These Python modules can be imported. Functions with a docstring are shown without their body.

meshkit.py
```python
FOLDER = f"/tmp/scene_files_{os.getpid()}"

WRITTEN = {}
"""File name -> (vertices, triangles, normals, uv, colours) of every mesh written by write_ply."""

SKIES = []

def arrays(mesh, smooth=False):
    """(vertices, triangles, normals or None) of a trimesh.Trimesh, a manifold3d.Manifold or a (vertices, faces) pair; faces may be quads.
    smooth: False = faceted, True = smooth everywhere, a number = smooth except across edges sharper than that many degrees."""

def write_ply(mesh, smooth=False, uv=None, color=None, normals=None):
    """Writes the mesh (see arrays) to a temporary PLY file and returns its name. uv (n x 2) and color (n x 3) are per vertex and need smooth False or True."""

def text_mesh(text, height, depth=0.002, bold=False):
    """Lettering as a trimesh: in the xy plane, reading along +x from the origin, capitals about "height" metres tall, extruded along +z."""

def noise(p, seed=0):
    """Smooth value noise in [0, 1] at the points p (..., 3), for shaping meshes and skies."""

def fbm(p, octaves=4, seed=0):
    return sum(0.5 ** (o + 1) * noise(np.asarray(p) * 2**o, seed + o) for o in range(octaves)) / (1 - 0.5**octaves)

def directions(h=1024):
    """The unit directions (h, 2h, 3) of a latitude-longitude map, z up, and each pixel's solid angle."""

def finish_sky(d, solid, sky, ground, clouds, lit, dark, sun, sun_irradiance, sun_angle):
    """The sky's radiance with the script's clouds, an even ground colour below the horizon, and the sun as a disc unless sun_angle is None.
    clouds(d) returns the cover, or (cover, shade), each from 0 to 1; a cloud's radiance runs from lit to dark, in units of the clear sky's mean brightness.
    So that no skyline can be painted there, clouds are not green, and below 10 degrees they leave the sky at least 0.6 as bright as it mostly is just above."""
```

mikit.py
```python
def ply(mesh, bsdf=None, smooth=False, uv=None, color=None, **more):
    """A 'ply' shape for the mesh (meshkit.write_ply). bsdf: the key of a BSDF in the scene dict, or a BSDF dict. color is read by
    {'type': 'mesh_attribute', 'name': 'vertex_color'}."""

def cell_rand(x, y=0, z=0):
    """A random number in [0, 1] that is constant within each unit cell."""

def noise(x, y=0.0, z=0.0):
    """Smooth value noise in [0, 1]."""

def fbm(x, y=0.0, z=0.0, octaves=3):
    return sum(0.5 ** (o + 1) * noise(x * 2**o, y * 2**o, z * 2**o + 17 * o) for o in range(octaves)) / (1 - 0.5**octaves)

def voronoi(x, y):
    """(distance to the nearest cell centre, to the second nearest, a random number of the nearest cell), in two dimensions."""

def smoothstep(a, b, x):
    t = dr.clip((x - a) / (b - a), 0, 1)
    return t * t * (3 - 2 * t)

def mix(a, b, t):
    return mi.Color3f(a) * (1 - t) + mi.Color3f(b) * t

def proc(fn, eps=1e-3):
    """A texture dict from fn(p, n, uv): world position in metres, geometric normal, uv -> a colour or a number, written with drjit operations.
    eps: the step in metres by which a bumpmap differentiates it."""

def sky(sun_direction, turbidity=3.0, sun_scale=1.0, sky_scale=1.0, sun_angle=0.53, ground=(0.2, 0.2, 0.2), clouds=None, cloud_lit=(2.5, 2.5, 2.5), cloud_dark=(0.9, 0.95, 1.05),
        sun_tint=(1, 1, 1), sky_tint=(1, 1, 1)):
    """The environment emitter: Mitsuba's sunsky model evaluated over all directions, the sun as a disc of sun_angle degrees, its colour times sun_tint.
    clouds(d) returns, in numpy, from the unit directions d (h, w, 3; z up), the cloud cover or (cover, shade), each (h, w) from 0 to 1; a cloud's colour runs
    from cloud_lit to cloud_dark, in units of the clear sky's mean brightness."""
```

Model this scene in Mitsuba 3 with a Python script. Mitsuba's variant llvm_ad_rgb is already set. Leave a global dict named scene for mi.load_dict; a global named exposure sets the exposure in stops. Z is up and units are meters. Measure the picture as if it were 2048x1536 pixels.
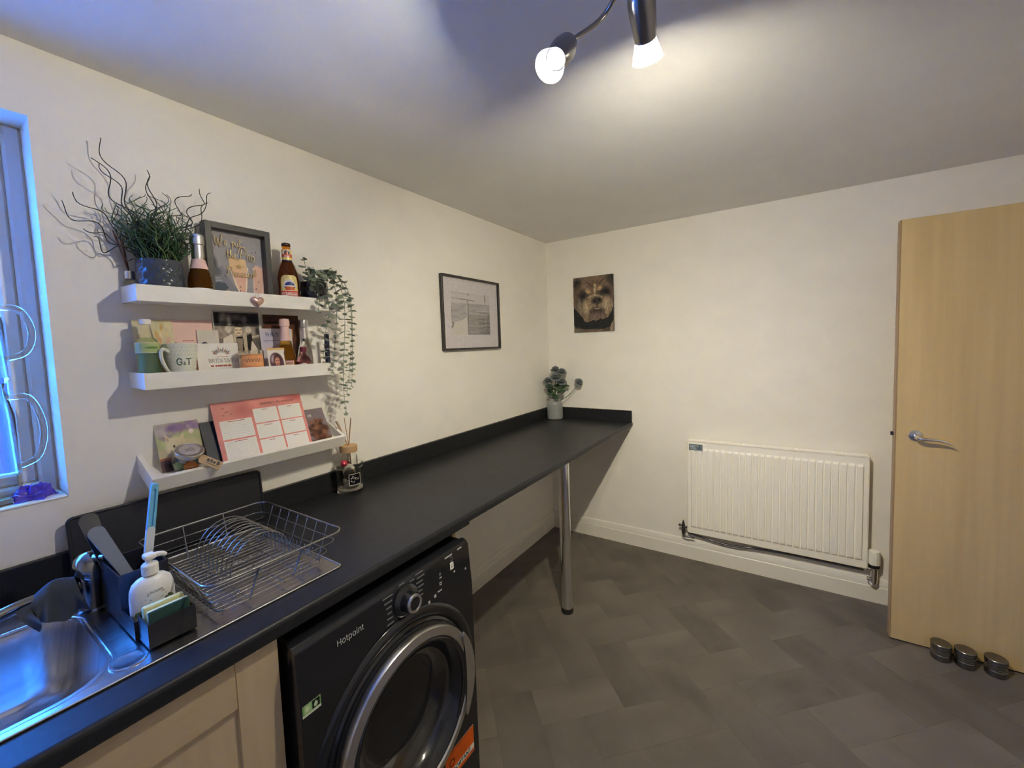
import math, random
import numpy as np
import trimesh
import mitsuba as mi
import drjit as dr
import mikit
import meshkit
from mikit import ply, proc, noise, fbm, smoothstep, mix
from shapely.geometry import Polygon, box as sbox
from shapely.geometry.polygon import orient
from scipy.spatial.transform import Rotation

T = mi.ScalarTransform4f
scene, labels = {'type': 'scene'}, {}
rnd = random.Random(7)

# ---------------------------------------------------------------- camera, daylight, exposure
YAW, PITCH, ROLL, FOCAL = -0.5833, -0.0675, -0.0349, 829.92
EYE = np.array([1.579, -2.9289, 1.4892])
_fw = np.array([math.sin(YAW)*math.cos(PITCH), math.cos(YAW)*math.cos(PITCH), math.sin(PITCH)])
_rt = np.array([math.cos(YAW), -math.sin(YAW), 0.0])
_up = np.cross(_rt, _fw)
_up2 = -math.sin(ROLL)*_rt + math.cos(ROLL)*_up
scene['camera'] = {
    'type': 'perspective', 'fov_axis': 'x', 'fov': math.degrees(2*math.atan(1024/FOCAL)), 'near_clip': 0.05, 'far_clip': 100.0,
    'principal_point_offset_x': -0.0004, 'principal_point_offset_y': 0.0140,
    'to_world': T().look_at(origin=EYE.tolist(), target=(EYE+_fw).tolist(), up=_up2.tolist()),
}
SKY = 500.0
# dusk: the sun is down; an even overcast, brighter overhead than at the horizon
scene['sky'] = mikit.sky((0.2, 0.95, 0.12), turbidity=3.0, sun_scale=0.0, sky_scale=SKY, ground=(0.35, 0.35, 0.35),
                         clouds=lambda d: (np.ones(d.shape[:2]), 1-np.clip(d[..., 2], 0, 1)), cloud_lit=(0.07, 0.58, 2.5), cloud_dark=(0.04, 0.20, 0.95))
exposure = 0.0
BULB_A, BULB_B, BULB_C = 3300.0, 8000.0, 1000.0 # radiance of the lit lamps
BULB_RGB = (1.0, 0.90, 0.66)

# ---------------------------------------------------------------- helpers
def lin(*c):
    c = np.asarray(c[0] if len(c) == 1 else c, float)
    return np.where(c <= 0.04045, c/12.92, ((c+0.055)/1.055)**2.4)

def rgb(r, g, b):
    return {'type': 'rgb', 'value': [float(x) for x in lin(np.array([r, g, b])/255.0)]}

def alb(r, g, b):
    return {'type': 'rgb', 'value': [r, g, b]}

def M(name, base, rough=0.5, **k):
    scene[name] = {'type': 'twosided', 'bsdf': {'type': 'principled', 'base_color': base, 'roughness': rough, **k}}
    return name

def num(base):
    if base not in NUMS:
        NUMS[base] = 0
        return base
    NUMS[base] += 1
    return f'{base}_{NUMS[base]:03d}'
NUMS = {}

def tag(key, label=None, cat=None, group=None, kind=None):
    d = {}
    if label: d['label'] = label
    if cat: d['category'] = cat
    if group: d['group'] = group
    if kind: d['kind'] = kind
    labels[key] = {**labels.get(key, {}), **d}

def thing(name, label, cat, group=None):
    k = num(name)
    tag(k, label, cat, group)
    return k

def part(parent, name, mesh, mat, smooth=30, label=None, **k):
    key = num(f'{parent}__{name}')
    scene[key] = ply(mesh, mat, smooth, **k)
    if label: labels[key] = {'label': label}
    return key

def solo(name, mesh, mat, label, cat, smooth=30, group=None):
    k = thing(name, label, cat, group)
    scene[k] = ply(mesh, mat, smooth)
    return k

def struct(name, mesh, mat, smooth=False, label=None):
    scene[name] = ply(mesh, mat, smooth)
    tag(name, label, None, None, 'structure')

def cat(*ms):
    return trimesh.util.concatenate([m for m in ms])

def box(x0, x1, y0, y1, z0, z1, b=0.0):
    if b <= 0:
        m = trimesh.creation.box((x1-x0, y1-y0, z1-z0))
        m.apply_translation(((x0+x1)/2, (y0+y1)/2, (z0+z1)/2))
        return m
    P = []
    for x, sx in ((x0, 1), (x1, -1)):
        for y, sy in ((y0, 1), (y1, -1)):
            for z, sz in ((z0, 1), (z1, -1)):
                P += [(x, y+sy*b, z+sz*b), (x+sx*b, y, z+sz*b), (x+sx*b, y+sy*b, z)]
    return trimesh.convex.convex_hull(np.array(P))

def rbox(x0, x1, y0, y1, z0, z1, r, sub=2):
    s = trimesh.creation.icosphere(subdivisions=sub, radius=r).vertices
    P = [s + np.array([x, y, z]) for x in (x0+r, x1-r) for y in (y0+r, y1-r) for z in (z0+r, z1-r)]
    return trimesh.convex.convex_hull(np.vstack(P))

def frame_of(axis):
    a = np.asarray(axis, float); a = a/np.linalg.norm(a)
    h = np.array([0, 0, 1.0]) if abs(a[2]) < 0.9 else np.array([1.0, 0, 0])
    u = np.cross(h, a); u /= np.linalg.norm(u)
    return u, np.cross(a, u), a

def lathe(prof, n=32, c=(0, 0, 0), axis=None):
    prof = np.asarray(prof, float)
    th = np.linspace(0, 2*np.pi, n, endpoint=False)
    r = np.maximum(prof[:, 0], 2e-5)
    V = np.stack([r[:, None]*np.cos(th), r[:, None]*np.sin(th), np.repeat(prof[:, 1][:, None], n, 1)], -1).reshape(-1, 3)
    if axis is not None:
        u, v, a = frame_of(axis)
        V = V[:, :1]*u + V[:, 1:2]*v + V[:, 2:3]*a
    k = len(prof); i, j = np.meshgrid(np.arange(k-1), np.arange(n), indexing='ij')
    a0, a1, b0, b1 = i*n+j, i*n+(j+1) % n, (i+1)*n+j, (i+1)*n+(j+1) % n
    F = np.concatenate([np.stack([a0, a1, b1], -1).reshape(-1, 3), np.stack([a0, b1, b0], -1).reshape(-1, 3)])
    return trimesh.Trimesh(V+np.asarray(c, float), F, process=False)

def spline(P, n=8):
    P = np.asarray(P, float)
    Q = np.vstack([2*P[0]-P[1], P, 2*P[-1]-P[-2]])
    t = np.linspace(0, 1, n, endpoint=False)[:, None]
    out = []
    for i in range(len(P)-1):
        p0, p1, p2, p3 = Q[i:i+4]
        out.append(0.5*((2*p1)+(p2-p0)*t+(2*p0-5*p1+4*p2-p3)*t**2+(3*p1-p0-3*p2+p3)*t**3))
    return np.vstack(out+[P[-1:]])

def tube(P, r, n=8, closed=False):
    P = np.asarray(P, float); k = len(P)
    if closed: tg = np.roll(P, -1, 0)-np.roll(P, 1, 0)
    else: tg = np.gradient(P, axis=0)
    tg /= np.linalg.norm(tg, axis=1, keepdims=True)+1e-12
    u = frame_of(tg[0])[0]
    U = []
    for t in tg:
        u = u-t*(u@t); u /= np.linalg.norm(u)+1e-12; U.append(u)
    U = np.array(U); W = np.cross(tg, U)
    R = np.broadcast_to(np.asarray(r, float), (k,))
    th = np.linspace(0, 2*np.pi, n, endpoint=False)
    V = (P[:, None]+R[:, None, None]*(np.cos(th)[None, :, None]*U[:, None]+np.sin(th)[None, :, None]*W[:, None])).reshape(-1, 3)
    m = k if closed else k-1
    i, j = np.meshgrid(np.arange(m), np.arange(n), indexing='ij'); i2 = (i+1) % k
    a0, a1, b0, b1 = i*n+j, i*n+(j+1) % n, i2*n+j, i2*n+(j+1) % n
    F = [np.stack([a0, a1, b1], -1).reshape(-1, 3), np.stack([a0, b1, b0], -1).reshape(-1, 3)]
    if not closed:
        for base, flip in ((0, True), ((k-1)*n, False)):
            f = [[base, base+q, base+q+1] for q in range(1, n-1)]
            F.append(np.array([x[::-1] for x in f] if flip else f))
    return trimesh.Trimesh(V, np.concatenate(F), process=False)

def prism(poly, h, O=(0, 0, 0), U=(1, 0, 0), V=(0, 1, 0), N=(0, 0, 1)):
    if not isinstance(poly, Polygon): poly = Polygon(poly)
    return place(trimesh.creation.extrude_polygon(poly, h, engine='earcut'), O, U, V, N)

def place(m, O, U, V, N):
    v = np.asarray(m.vertices)
    W = np.asarray(O, float)+v[:, :1]*np.asarray(U, float)+v[:, 1:2]*np.asarray(V, float)+v[:, 2:3]*np.asarray(N, float)
    m2 = trimesh.Trimesh(W, m.faces.copy(), process=False)
    if np.dot(np.cross(U, V), N) < 0: m2.invert()
    return m2

def text(s, h, O, U, V, N, depth=0.0006, bold=False, slant=0.0, width=None, center=False):
    m = meshkit.text_mesh(s, h, depth, bold)
    v = np.array(m.vertices)
    w = v[:, 0].max()-v[:, 0].min()
    v[:, 0] -= v[:, 0].min()
    if width: v[:, 0] *= width/w; w = width
    if center: v[:, 0] -= w/2
    v[:, 0] += slant*v[:, 1]
    return place(trimesh.Trimesh(v, m.faces, process=False), O, U, V, N)

def wrap(m, c, r, ang0):
    """bends a flat mesh (x along, y up, z out) round an upright cylinder; ang0 is the angle of x = 0, x runs counter-clockwise"""
    v = np.array(m.vertices); a = ang0+v[:, 0]/r; rr = r+v[:, 2]
    return trimesh.Trimesh(np.stack([c[0]+rr*np.cos(a), c[1]+rr*np.sin(a), c[2]+v[:, 1]], -1), m.faces, process=False)

def rrect(w, h, r, n=6):
    P = []
    for cx, cy, a0 in ((w-r, r, -90), (w-r, h-r, 0), (r, h-r, 90), (r, r, 180)):
        for k in range(n+1):
            a = math.radians(a0+90*k/n); P.append((cx+r*math.cos(a), cy+r*math.sin(a)))
    return Polygon(P)

class Art:
    """colours of a flat print on a grid: u to the right, v up, both from 0 to 1"""
    def __init__(s, nu, nv, bg, asp=1.0):
        s.u, s.v = np.meshgrid(np.linspace(0, 1, nu), np.linspace(0, 1, nv), indexing='xy')
        s.asp = asp
        s.c = np.zeros(s.u.shape+(3,))+np.array(bg)/255.0
    def put(s, a, col):
        a = np.clip(a, 0, 1)[..., None]; s.c = s.c*(1-a)+a*np.array(col)/255.0
    def ell(s, cx, cy, rx, ry, col, soft=0.15, rot=0.0, op=1.0):
        dx, dy = s.u-cx, (s.v-cy)
        c, q = math.cos(rot), math.sin(rot)
        x, y = c*dx+q*dy, -q*dx+c*dy
        d = np.sqrt((x/rx)**2+(y/ry)**2)
        s.put(op*np.clip((1+soft-d)/(2*soft), 0, 1), col)
    def rect(s, x0, x1, y0, y1, col, op=1.0):
        s.put(op*((s.u >= x0) & (s.u <= x1) & (s.v >= y0) & (s.v <= y1)), col)
    def line(s, x0, y0, x1, y1, w, col, op=1.0):
        d = np.array([x1-x0, y1-y0]); L2 = (d@d)
        t = np.clip(((s.u-x0)*d[0]+(s.v-y0)*d[1])/L2, 0, 1)
        dist = np.hypot(s.u-x0-t*d[0], s.v-y0-t*d[1])
        s.put(op*np.clip(1.5-dist/w, 0, 1), col)
    def poly(s, P, col, op=1.0):
        P = np.array(P, float); ins = np.zeros(s.u.shape, bool); j = len(P)-1
        for i in range(len(P)):
            c = ((P[i, 1] > s.v) != (P[j, 1] > s.v)) & (s.u < (P[j, 0]-P[i, 0])*(s.v-P[i, 1])/(P[j, 1]-P[i, 1]+1e-12)+P[i, 0])
            ins ^= c; j = i
        s.put(op*ins, col)
    def grain(s, amp, f=40, seed=3):
        n = meshkit.noise(np.stack([s.u*f, s.v*f*s.asp, 0*s.u], -1), seed)-0.5
        s.c = np.clip(s.c*(1+2*amp*n[..., None]), 0, 1)

def card(parent, name, art, w, h, O, U, V, N, t=0.0012, edge=(235, 232, 225), mat='print_paper', back=None, label=None, bend=None):
    nv, nu = art.u.shape
    X, Y = art.u*w, art.v*h
    Z = np.full_like(X, t) if bend is None else t+bend(art.u, art.v)
    F = np.stack([X, Y, Z], -1).reshape(-1, 3); C = lin(art.c.reshape(-1, 3))
    i, j = np.meshgrid(np.arange(nv-1), np.arange(nu-1), indexing='ij'); a = (i*nu+j).ravel(); b = a+1; c = a+nu; d = c+1
    f = [np.stack([a, b, d], -1), np.stack([a, d, c], -1)]
    rim = np.concatenate([np.arange(nu), np.arange(1, nv)*nu+nu-1, (nv-1)*nu+np.arange(nu-2, -1, -1), np.arange(nv-2, 0, -1)*nu])
    k0 = len(F); top = F[rim]; bot = top.copy(); bot[:, 2] -= t
    V2 = np.vstack([F, top, bot]); n = len(rim); q = np.arange(n); q2 = (q+1) % n
    f += [np.stack([k0+q, k0+n+q, k0+n+q2], -1), np.stack([k0+q, k0+n+q2, k0+q2], -1)]
    kb = len(V2); V2 = np.vstack([V2, bot, bot.mean(0, keepdims=True)])
    f.append(np.stack([kb+q2, kb+q, np.full(n, kb+n)], -1))
    ec = lin(np.array(edge)/255.0)
    C = np.vstack([C, np.tile(ec, (len(V2)-k0, 1))])
    m = place(trimesh.Trimesh(V2, np.concatenate(f), process=False), O, U, V, N)
    key = parent if name is None else num(f'{parent}__{name}')
    scene[key] = ply(m, mat, False, color=C)
    if label and name: labels[key] = {'label': label}
    return key

UY = np.array([0, 1.0, 0])
def lean(deg):
    a = math.radians(deg)
    return np.array([-math.sin(a), 0, math.cos(a)]), np.array([math.cos(a), 0, math.sin(a)])

# ---------------------------------------------------------------- materials
def p_wall(p, n, uv):
    k = 0.97+0.06*fbm(p.x*9, p.y*9, p.z*9, 3)
    return mi.Color3f(0.80, 0.775, 0.725)*k
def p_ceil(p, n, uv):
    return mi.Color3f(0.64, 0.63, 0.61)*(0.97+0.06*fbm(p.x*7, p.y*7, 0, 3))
M('wall_paint', proc(p_wall), 0.75, specular=0.25)
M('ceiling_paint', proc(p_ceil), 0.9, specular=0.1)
M('gloss_white', alb(0.76, 0.74, 0.70), 0.35)
M('shelf_white', alb(0.80, 0.78, 0.74), 0.4)
M('upvc', alb(0.80, 0.82, 0.84), 0.3)
M('radiator_white', alb(0.86, 0.84, 0.80), 0.35)
def _floor(dirx, diry, seed, tone):
    def f(p, n, uv):
        a = p.x*dirx+p.y*diry; b = -p.x*diry+p.y*dirx
        g = fbm(a*4+seed, b*13, seed, 4)
        c = fbm(p.x*6+seed*3, p.y*6, seed, 3)
        fine = noise(p.x*260, p.y*260, 1.0)
        k = 0.62+0.36*g+0.42*c+0.08*(fine-0.5)
        return mix((0.105, 0.091, 0.077), (0.160, 0.141, 0.119), smoothstep(0.75, 1.3, k)*0.9)*tone
    return f
for i, s in enumerate((0.0, 13.7, 29.1)):
    M(f'vinyl_along_{i}', proc(_floor(.7071, .7071, s, (.93, 1.0, 1.07)[i])), 0.55, specular=0.35)
    M(f'vinyl_across_{i}', proc(_floor(-.7071, .7071, s+5, (.92, .99, 1.08)[i])), 0.55, specular=0.35)
def p_top(p, n, uv):
    k = fbm(p.x*60, p.y*60, p.z*60, 3); q = fbm(p.x*6, p.y*6, p.z*6, 3)
    return mix((0.009, 0.010, 0.012), (0.021, 0.0225, 0.025), 0.55*k+0.45*q)
M('laminate', proc(p_top), 0.40, specular=0.25)
def p_wood(p, n, uv):
    h = p.x*0.7+p.y
    g = fbm(h*90, p.z*2.2, 0.0, 3); w = fbm(h*14+0.8*fbm(h*5, p.z*0.9, 3.0), p.z*1.1, 9.0, 3)
    return mix((0.44, 0.305, 0.125), (0.60, 0.440, 0.205), 0.45*g+0.55*w)
M('oak_veneer', proc(p_wood), 0.45, specular=0.4)
M('door_edge', alb(0.30, 0.20, 0.11), 0.5)
def p_maple(p, n, uv):
    g = fbm(p.y*6, p.z*70, 0.0, 3); w = fbm(p.y*1.5, p.z*9, 5.0, 3)
    return mix((0.46, 0.345, 0.205), (0.60, 0.475, 0.30), 0.5*g+0.5*w)
def p_maple_up(p, n, uv):
    g = fbm(p.y*70, p.z*6, 0.0, 3); w = fbm(p.y*9, p.z*1.5, 5.0, 3)
    return mix((0.46, 0.345, 0.205), (0.60, 0.475, 0.30), 0.5*g+0.5*w)
M('maple_rail', proc(p_maple), 0.5)
M('maple_stile', proc(p_maple_up), 0.5)
M('chrome', alb(0.82, 0.82, 0.83), 0.08, metallic=1.0)
M('satin_chrome', alb(0.66, 0.65, 0.64), 0.28, metallic=1.0)
M('dark_chrome', alb(0.16, 0.16, 0.17), 0.22, metallic=1.0)
def p_steel(p, n, uv):
    return mi.Color3f(0.47, 0.47, 0.48)*(0.85+0.3*noise(p.x*400, p.y*9, 0.0))
M('steel', proc(p_steel), 0.27, metallic=1.0)
M('wire_metal', alb(0.36, 0.355, 0.35), 0.2, metallic=1.0)
M('lamp_metal', alb(0.30, 0.29, 0.28), 0.3, metallic=1.0)
M('silver_foil', alb(0.80, 0.79, 0.80), 0.25, metallic=1.0)
M('gold_foil', alb(0.82, 0.66, 0.34), 0.3, metallic=0.6)
M('rose_gold', alb(0.78, 0.52, 0.44), 0.25, metallic=0.9)
M('black_plastic', alb(0.012, 0.012, 0.014), 0.35)
M('black_gloss', alb(0.008, 0.009, 0.012), 0.09, clearcoat=0.6, clearcoat_gloss=0.95)
M('black_rubber', alb(0.010, 0.010, 0.010), 0.7)
M('black_frame', alb(0.022, 0.021, 0.020), 0.4)
M('charcoal_frame', alb(0.045, 0.045, 0.043), 0.5)
M('black_board', alb(0.010, 0.011, 0.015), 0.45)
M('grey_plastic', alb(0.16, 0.18, 0.20), 0.22)
M('white_plastic', alb(0.80, 0.80, 0.78), 0.35)
M('soap_plastic', alb(0.78, 0.80, 0.84), 0.35)
M('blue_plastic', alb(0.16, 0.48, 0.78), 0.3)
M('pale_plastic', alb(0.66, 0.72, 0.78), 0.35)
M('print_paper', {'type': 'mesh_attribute', 'name': 'vertex_color'}, 0.6, specular=0.25)
M('print_gloss', {'type': 'mesh_attribute', 'name': 'vertex_color'}, 0.25)
M('ink_dark', alb(0.03, 0.03, 0.035), 0.6)
M('ink_grey', alb(0.22, 0.20, 0.20), 0.6)
M('ink_red', alb(0.36, 0.10, 0.08), 0.6)
M('ink_white', alb(0.75, 0.74, 0.72), 0.5)
M('ink_silver', alb(0.42, 0.43, 0.44), 0.4)
M('ink_dim', alb(0.13, 0.135, 0.14), 0.5)
M('ink_blue', alb(0.06, 0.08, 0.22), 0.6)
M('ceramic_dark', alb(0.045, 0.055, 0.07), 0.12)
M('ceramic_black', alb(0.015, 0.016, 0.02), 0.15)
M('ceramic_grey', alb(0.25, 0.265, 0.26), 0.3)
M('ceramic_cream', alb(0.66, 0.68, 0.60), 0.2)
M('card_white', alb(0.78, 0.76, 0.72), 0.6)
M('card_pink', alb(0.74, 0.50, 0.46), 0.6)
M('card_rose', alb(0.70, 0.34, 0.31), 0.6)
M('card_navy', alb(0.010, 0.013, 0.035), 0.5)
M('card_kraft', alb(0.45, 0.30, 0.16), 0.7)
M('wax_peach', alb(0.80, 0.47, 0.30), 0.5)
M('cork_wood', alb(0.46, 0.29, 0.14), 0.6)
M('reed', alb(0.36, 0.20, 0.12), 0.7)
M('reed_dark', alb(0.13, 0.055, 0.035), 0.7)
M('stem_dark', alb(0.022, 0.024, 0.018), 0.6)
M('stem_green', alb(0.030, 0.075, 0.025), 0.5)
M('stem_lime', alb(0.10, 0.16, 0.05), 0.5)
for nm, c in (('leaf_sage', (0.165, 0.20, 0.145)), ('leaf_sage_pale', (0.25, 0.28, 0.21)), ('leaf_sage_dark', (0.10, 0.13, 0.095)), ('leaf_deep', (0.035, 0.085, 0.035)), ('petal_grey', (0.15, 0.17, 0.18))):
    scene[nm] = {'type': 'twosided', 'bsdf': {'type': 'principled', 'base_color': alb(*c), 'roughness': 0.5}}
M('beer_brown', alb(0.30, 0.105, 0.018), 0.3)
M('cap_brown', alb(0.055, 0.022, 0.016), 0.35, metallic=0.4)
M('mint_liquid', alb(0.44, 0.53, 0.36), 0.4)
M('mug_spot', alb(0.28, 0.27, 0.24), 0.5)
M('mug_ink', alb(0.06, 0.10, 0.085), 0.5)
M('wine_gold', alb(0.50, 0.30, 0.06), 0.3)
M('gin_pink', alb(0.62, 0.22, 0.26), 0.3)
M('burgundy', alb(0.14, 0.012, 0.03), 0.35)
M('foil_pink', alb(0.62, 0.16, 0.27), 0.25, metallic=0.3)
M('foil_pale', alb(0.72, 0.45, 0.52), 0.25, metallic=0.3)
M('foil_silver', alb(0.50, 0.56, 0.60), 0.25, metallic=0.3)
M('sweet_orange', alb(0.80, 0.24, 0.04), 0.3)
M('sweet_blue', alb(0.10, 0.22, 0.30), 0.3)
M('sweet_red', alb(0.36, 0.14, 0.16), 0.3)
M('sweet_green', alb(0.22, 0.38, 0.20), 0.3)
M('print_lid', alb(0.42, 0.37, 0.35), 0.5)
M('ink_rule', alb(0.55, 0.52, 0.52), 0.6)
M('ink_title', alb(0.26, 0.07, 0.07), 0.6)
scene['clear_glass'] = {'type': 'dielectric', 'int_ior': 1.47, 'ext_ior': 1.0}
scene['sheet_glass'] = {'type': 'thindielectric', 'int_ior': 1.5}
scene['amber_glass'] = {'type': 'dielectric', 'int_ior': 1.45, 'specular_transmittance': alb(0.80, 0.48, 0.14)}
scene['gold_glass'] = {'type': 'dielectric', 'int_ior': 1.35, 'specular_transmittance': alb(0.88, 0.66, 0.25)}
scene['rose_glass'] = {'type': 'dielectric', 'int_ior': 1.35, 'specular_transmittance': alb(0.92, 0.66, 0.66)}
scene['green_glass'] = {'type': 'dielectric', 'int_ior': 1.35, 'specular_transmittance': alb(0.84, 0.93, 0.80)}
M('foil_red', alb(0.50, 0.045, 0.07), 0.22, metallic=0.35)
scene['frosted_glass'] = {'type': 'blendbsdf', 'weight': 0.06, 'a': {'type': 'thindielectric', 'int_ior': 1.5}, 'b': {'type': 'principledthin', 'base_color': alb(0.93, 0.92, 0.90), 'roughness': 0.5, 'diff_trans': 0.9, 'eta': 1.5}}
M('tin_metal', alb(0.22, 0.215, 0.21), 0.3, metallic=1.0)
M('tap_chrome', alb(0.30, 0.31, 0.33), 0.1, metallic=1.0)
M('subfloor', alb(0.10, 0.088, 0.075), 0.8)
M('wine_dark', alb(0.26, 0.14, 0.035), 0.3)
# ---------------------------------------------------------------- the room
XR, YF, H = 2.80, -4.70, 2.2756
WY0, WY1, WZ0, WZ1, RD = -3.93, -2.683, 1.131, 2.100, 0.27
left = cat(box(-RD, 0, WY1, 0.2, 0, H), box(-RD, 0, YF, WY0, 0, H), box(-RD, 0, WY0, WY1, 0, WZ0), box(-RD, 0, WY0, WY1, WZ1, H))
struct('wall_left', left, 'wall_paint')
struct('wall_back', box(0, XR+.2, 0, .2, 0, H), 'wall_paint')
struct('wall_right', box(XR, XR+.2, YF, 0, 0, H), 'wall_paint')
struct('wall_front', box(-RD, XR+.2, YF-.2, YF, 0, H), 'wall_paint')
struct('ceiling', box(-RD, XR+.2, YF-.2, .2, H, H+.15), 'ceiling_paint')

# vinyl floor: herringbone of 2:1 tiles at 45 degrees
struct('floor', box(-RD, XR+.2, YF-.2, .2, -.15, -.0018), 'subfloor')
UT, S0, T0 = 0.1742, -0.060, 1.359
room = sbox(0.002, YF+.002, XR-.002, -0.002)
q2 = math.sqrt(.5)
tiles = []
for j in range(-22, 30):
    for k in range(-30, 12):
        if (k-j) % 4 == 0: tiles.append((k, j, 2, 1))
        if (k-j) % 4 == 3: tiles.append((k, j, 1, 2))
for k, j, a, b in tiles:
    g = 0.0002
    s0, s1, t0, t1 = S0+k*UT+g, S0+(k+a)*UT-g, T0+j*UT+g, T0+(j+b)*UT-g
    P = Polygon([((s+t)*q2, (s-t)*q2) for s, t in ((s0, t0), (s1, t0), (s1, t1), (s0, t1))])
    P = P.intersection(room)
    if P.is_empty or P.area < 2e-4 or P.geom_type != 'Polygon': continue
    m = trimesh.creation.extrude_polygon(P, 0.003, engine='earcut'); m.apply_translation((0, 0, -0.003))
    part('floor', 'tile', m, f"vinyl_{'along' if a == 2 else 'across'}_{rnd.randrange(3)}", False)

# skirting: plain board with a stepped top
sk = [(0, 0), (.016, 0), (.016, .088), (.0125, .092), (.0125, .100), (.011, .112), (.008, .124), (.005, .132), (0, .135)]
def skirt(y0, y1): return prism([(x, z) for x, z in sk], y1-y0, (0, y0, 0), (1, 0, 0), (0, 0, 1), (0, 1, 0))
struct('baseboard_left', skirt(-1.868, -.001), 'gloss_white', 20)
struct('baseboard_back', prism([(x, z) for x, z in sk], XR, (0, 0, 0), (0, -1, 0), (0, 0, 1), (1, 0, 0)), 'gloss_white', 20)

# window: frame, opening sash, glass, inner board
FX0, FX1, f = -0.165, -0.100, 0.035
def ring(x0, x1, y0, y1, z0, z1, w, b=.006):
    return cat(box(x0, x1, y0, y0+w, z0, z1, b), box(x0, x1, y1-w, y1, z0, z1, b), box(x0, x1, y0+w-b, y1-w+b, z0, z0+w, b), box(x0, x1, y0+w-b, y1-w+b, z1-w, z1, b))
YM = (WY0+WY1)/2
struct('window_1', ring(FX0, FX1, WY0, WY1, WZ0, WZ1, f), 'upvc')
part('window_1', 'mullion', box(FX0, FX1, YM-.03, YM+.03, WZ0+f, WZ1-f, .005), 'upvc', False)
part('window_1', 'sash', ring(FX0+.012, FX1-.012, YM+.03, WY1-f, WZ0+f, WZ1-f, .032), 'upvc', False)
part('window_1', 'sash', ring(FX0+.012, FX1-.012, WY0+f, YM-.03, WZ0+f, WZ1-f, .032), 'upvc', False)
for y0, y1 in ((YM+.055, WY1-f-.025), (WY0+f+.025, YM-.055)):
    part('window_1', 'pane', cat(box(-.142, -.138, y0, y1, WZ0+f+.028, WZ1-f-.028)), 'sheet_glass', False)
part('window_1', 'sill_board', box(FX1, .004, WY0+.002, WY1-.002, WZ0, WZ0+.006, .002), 'upvc', False)

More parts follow.
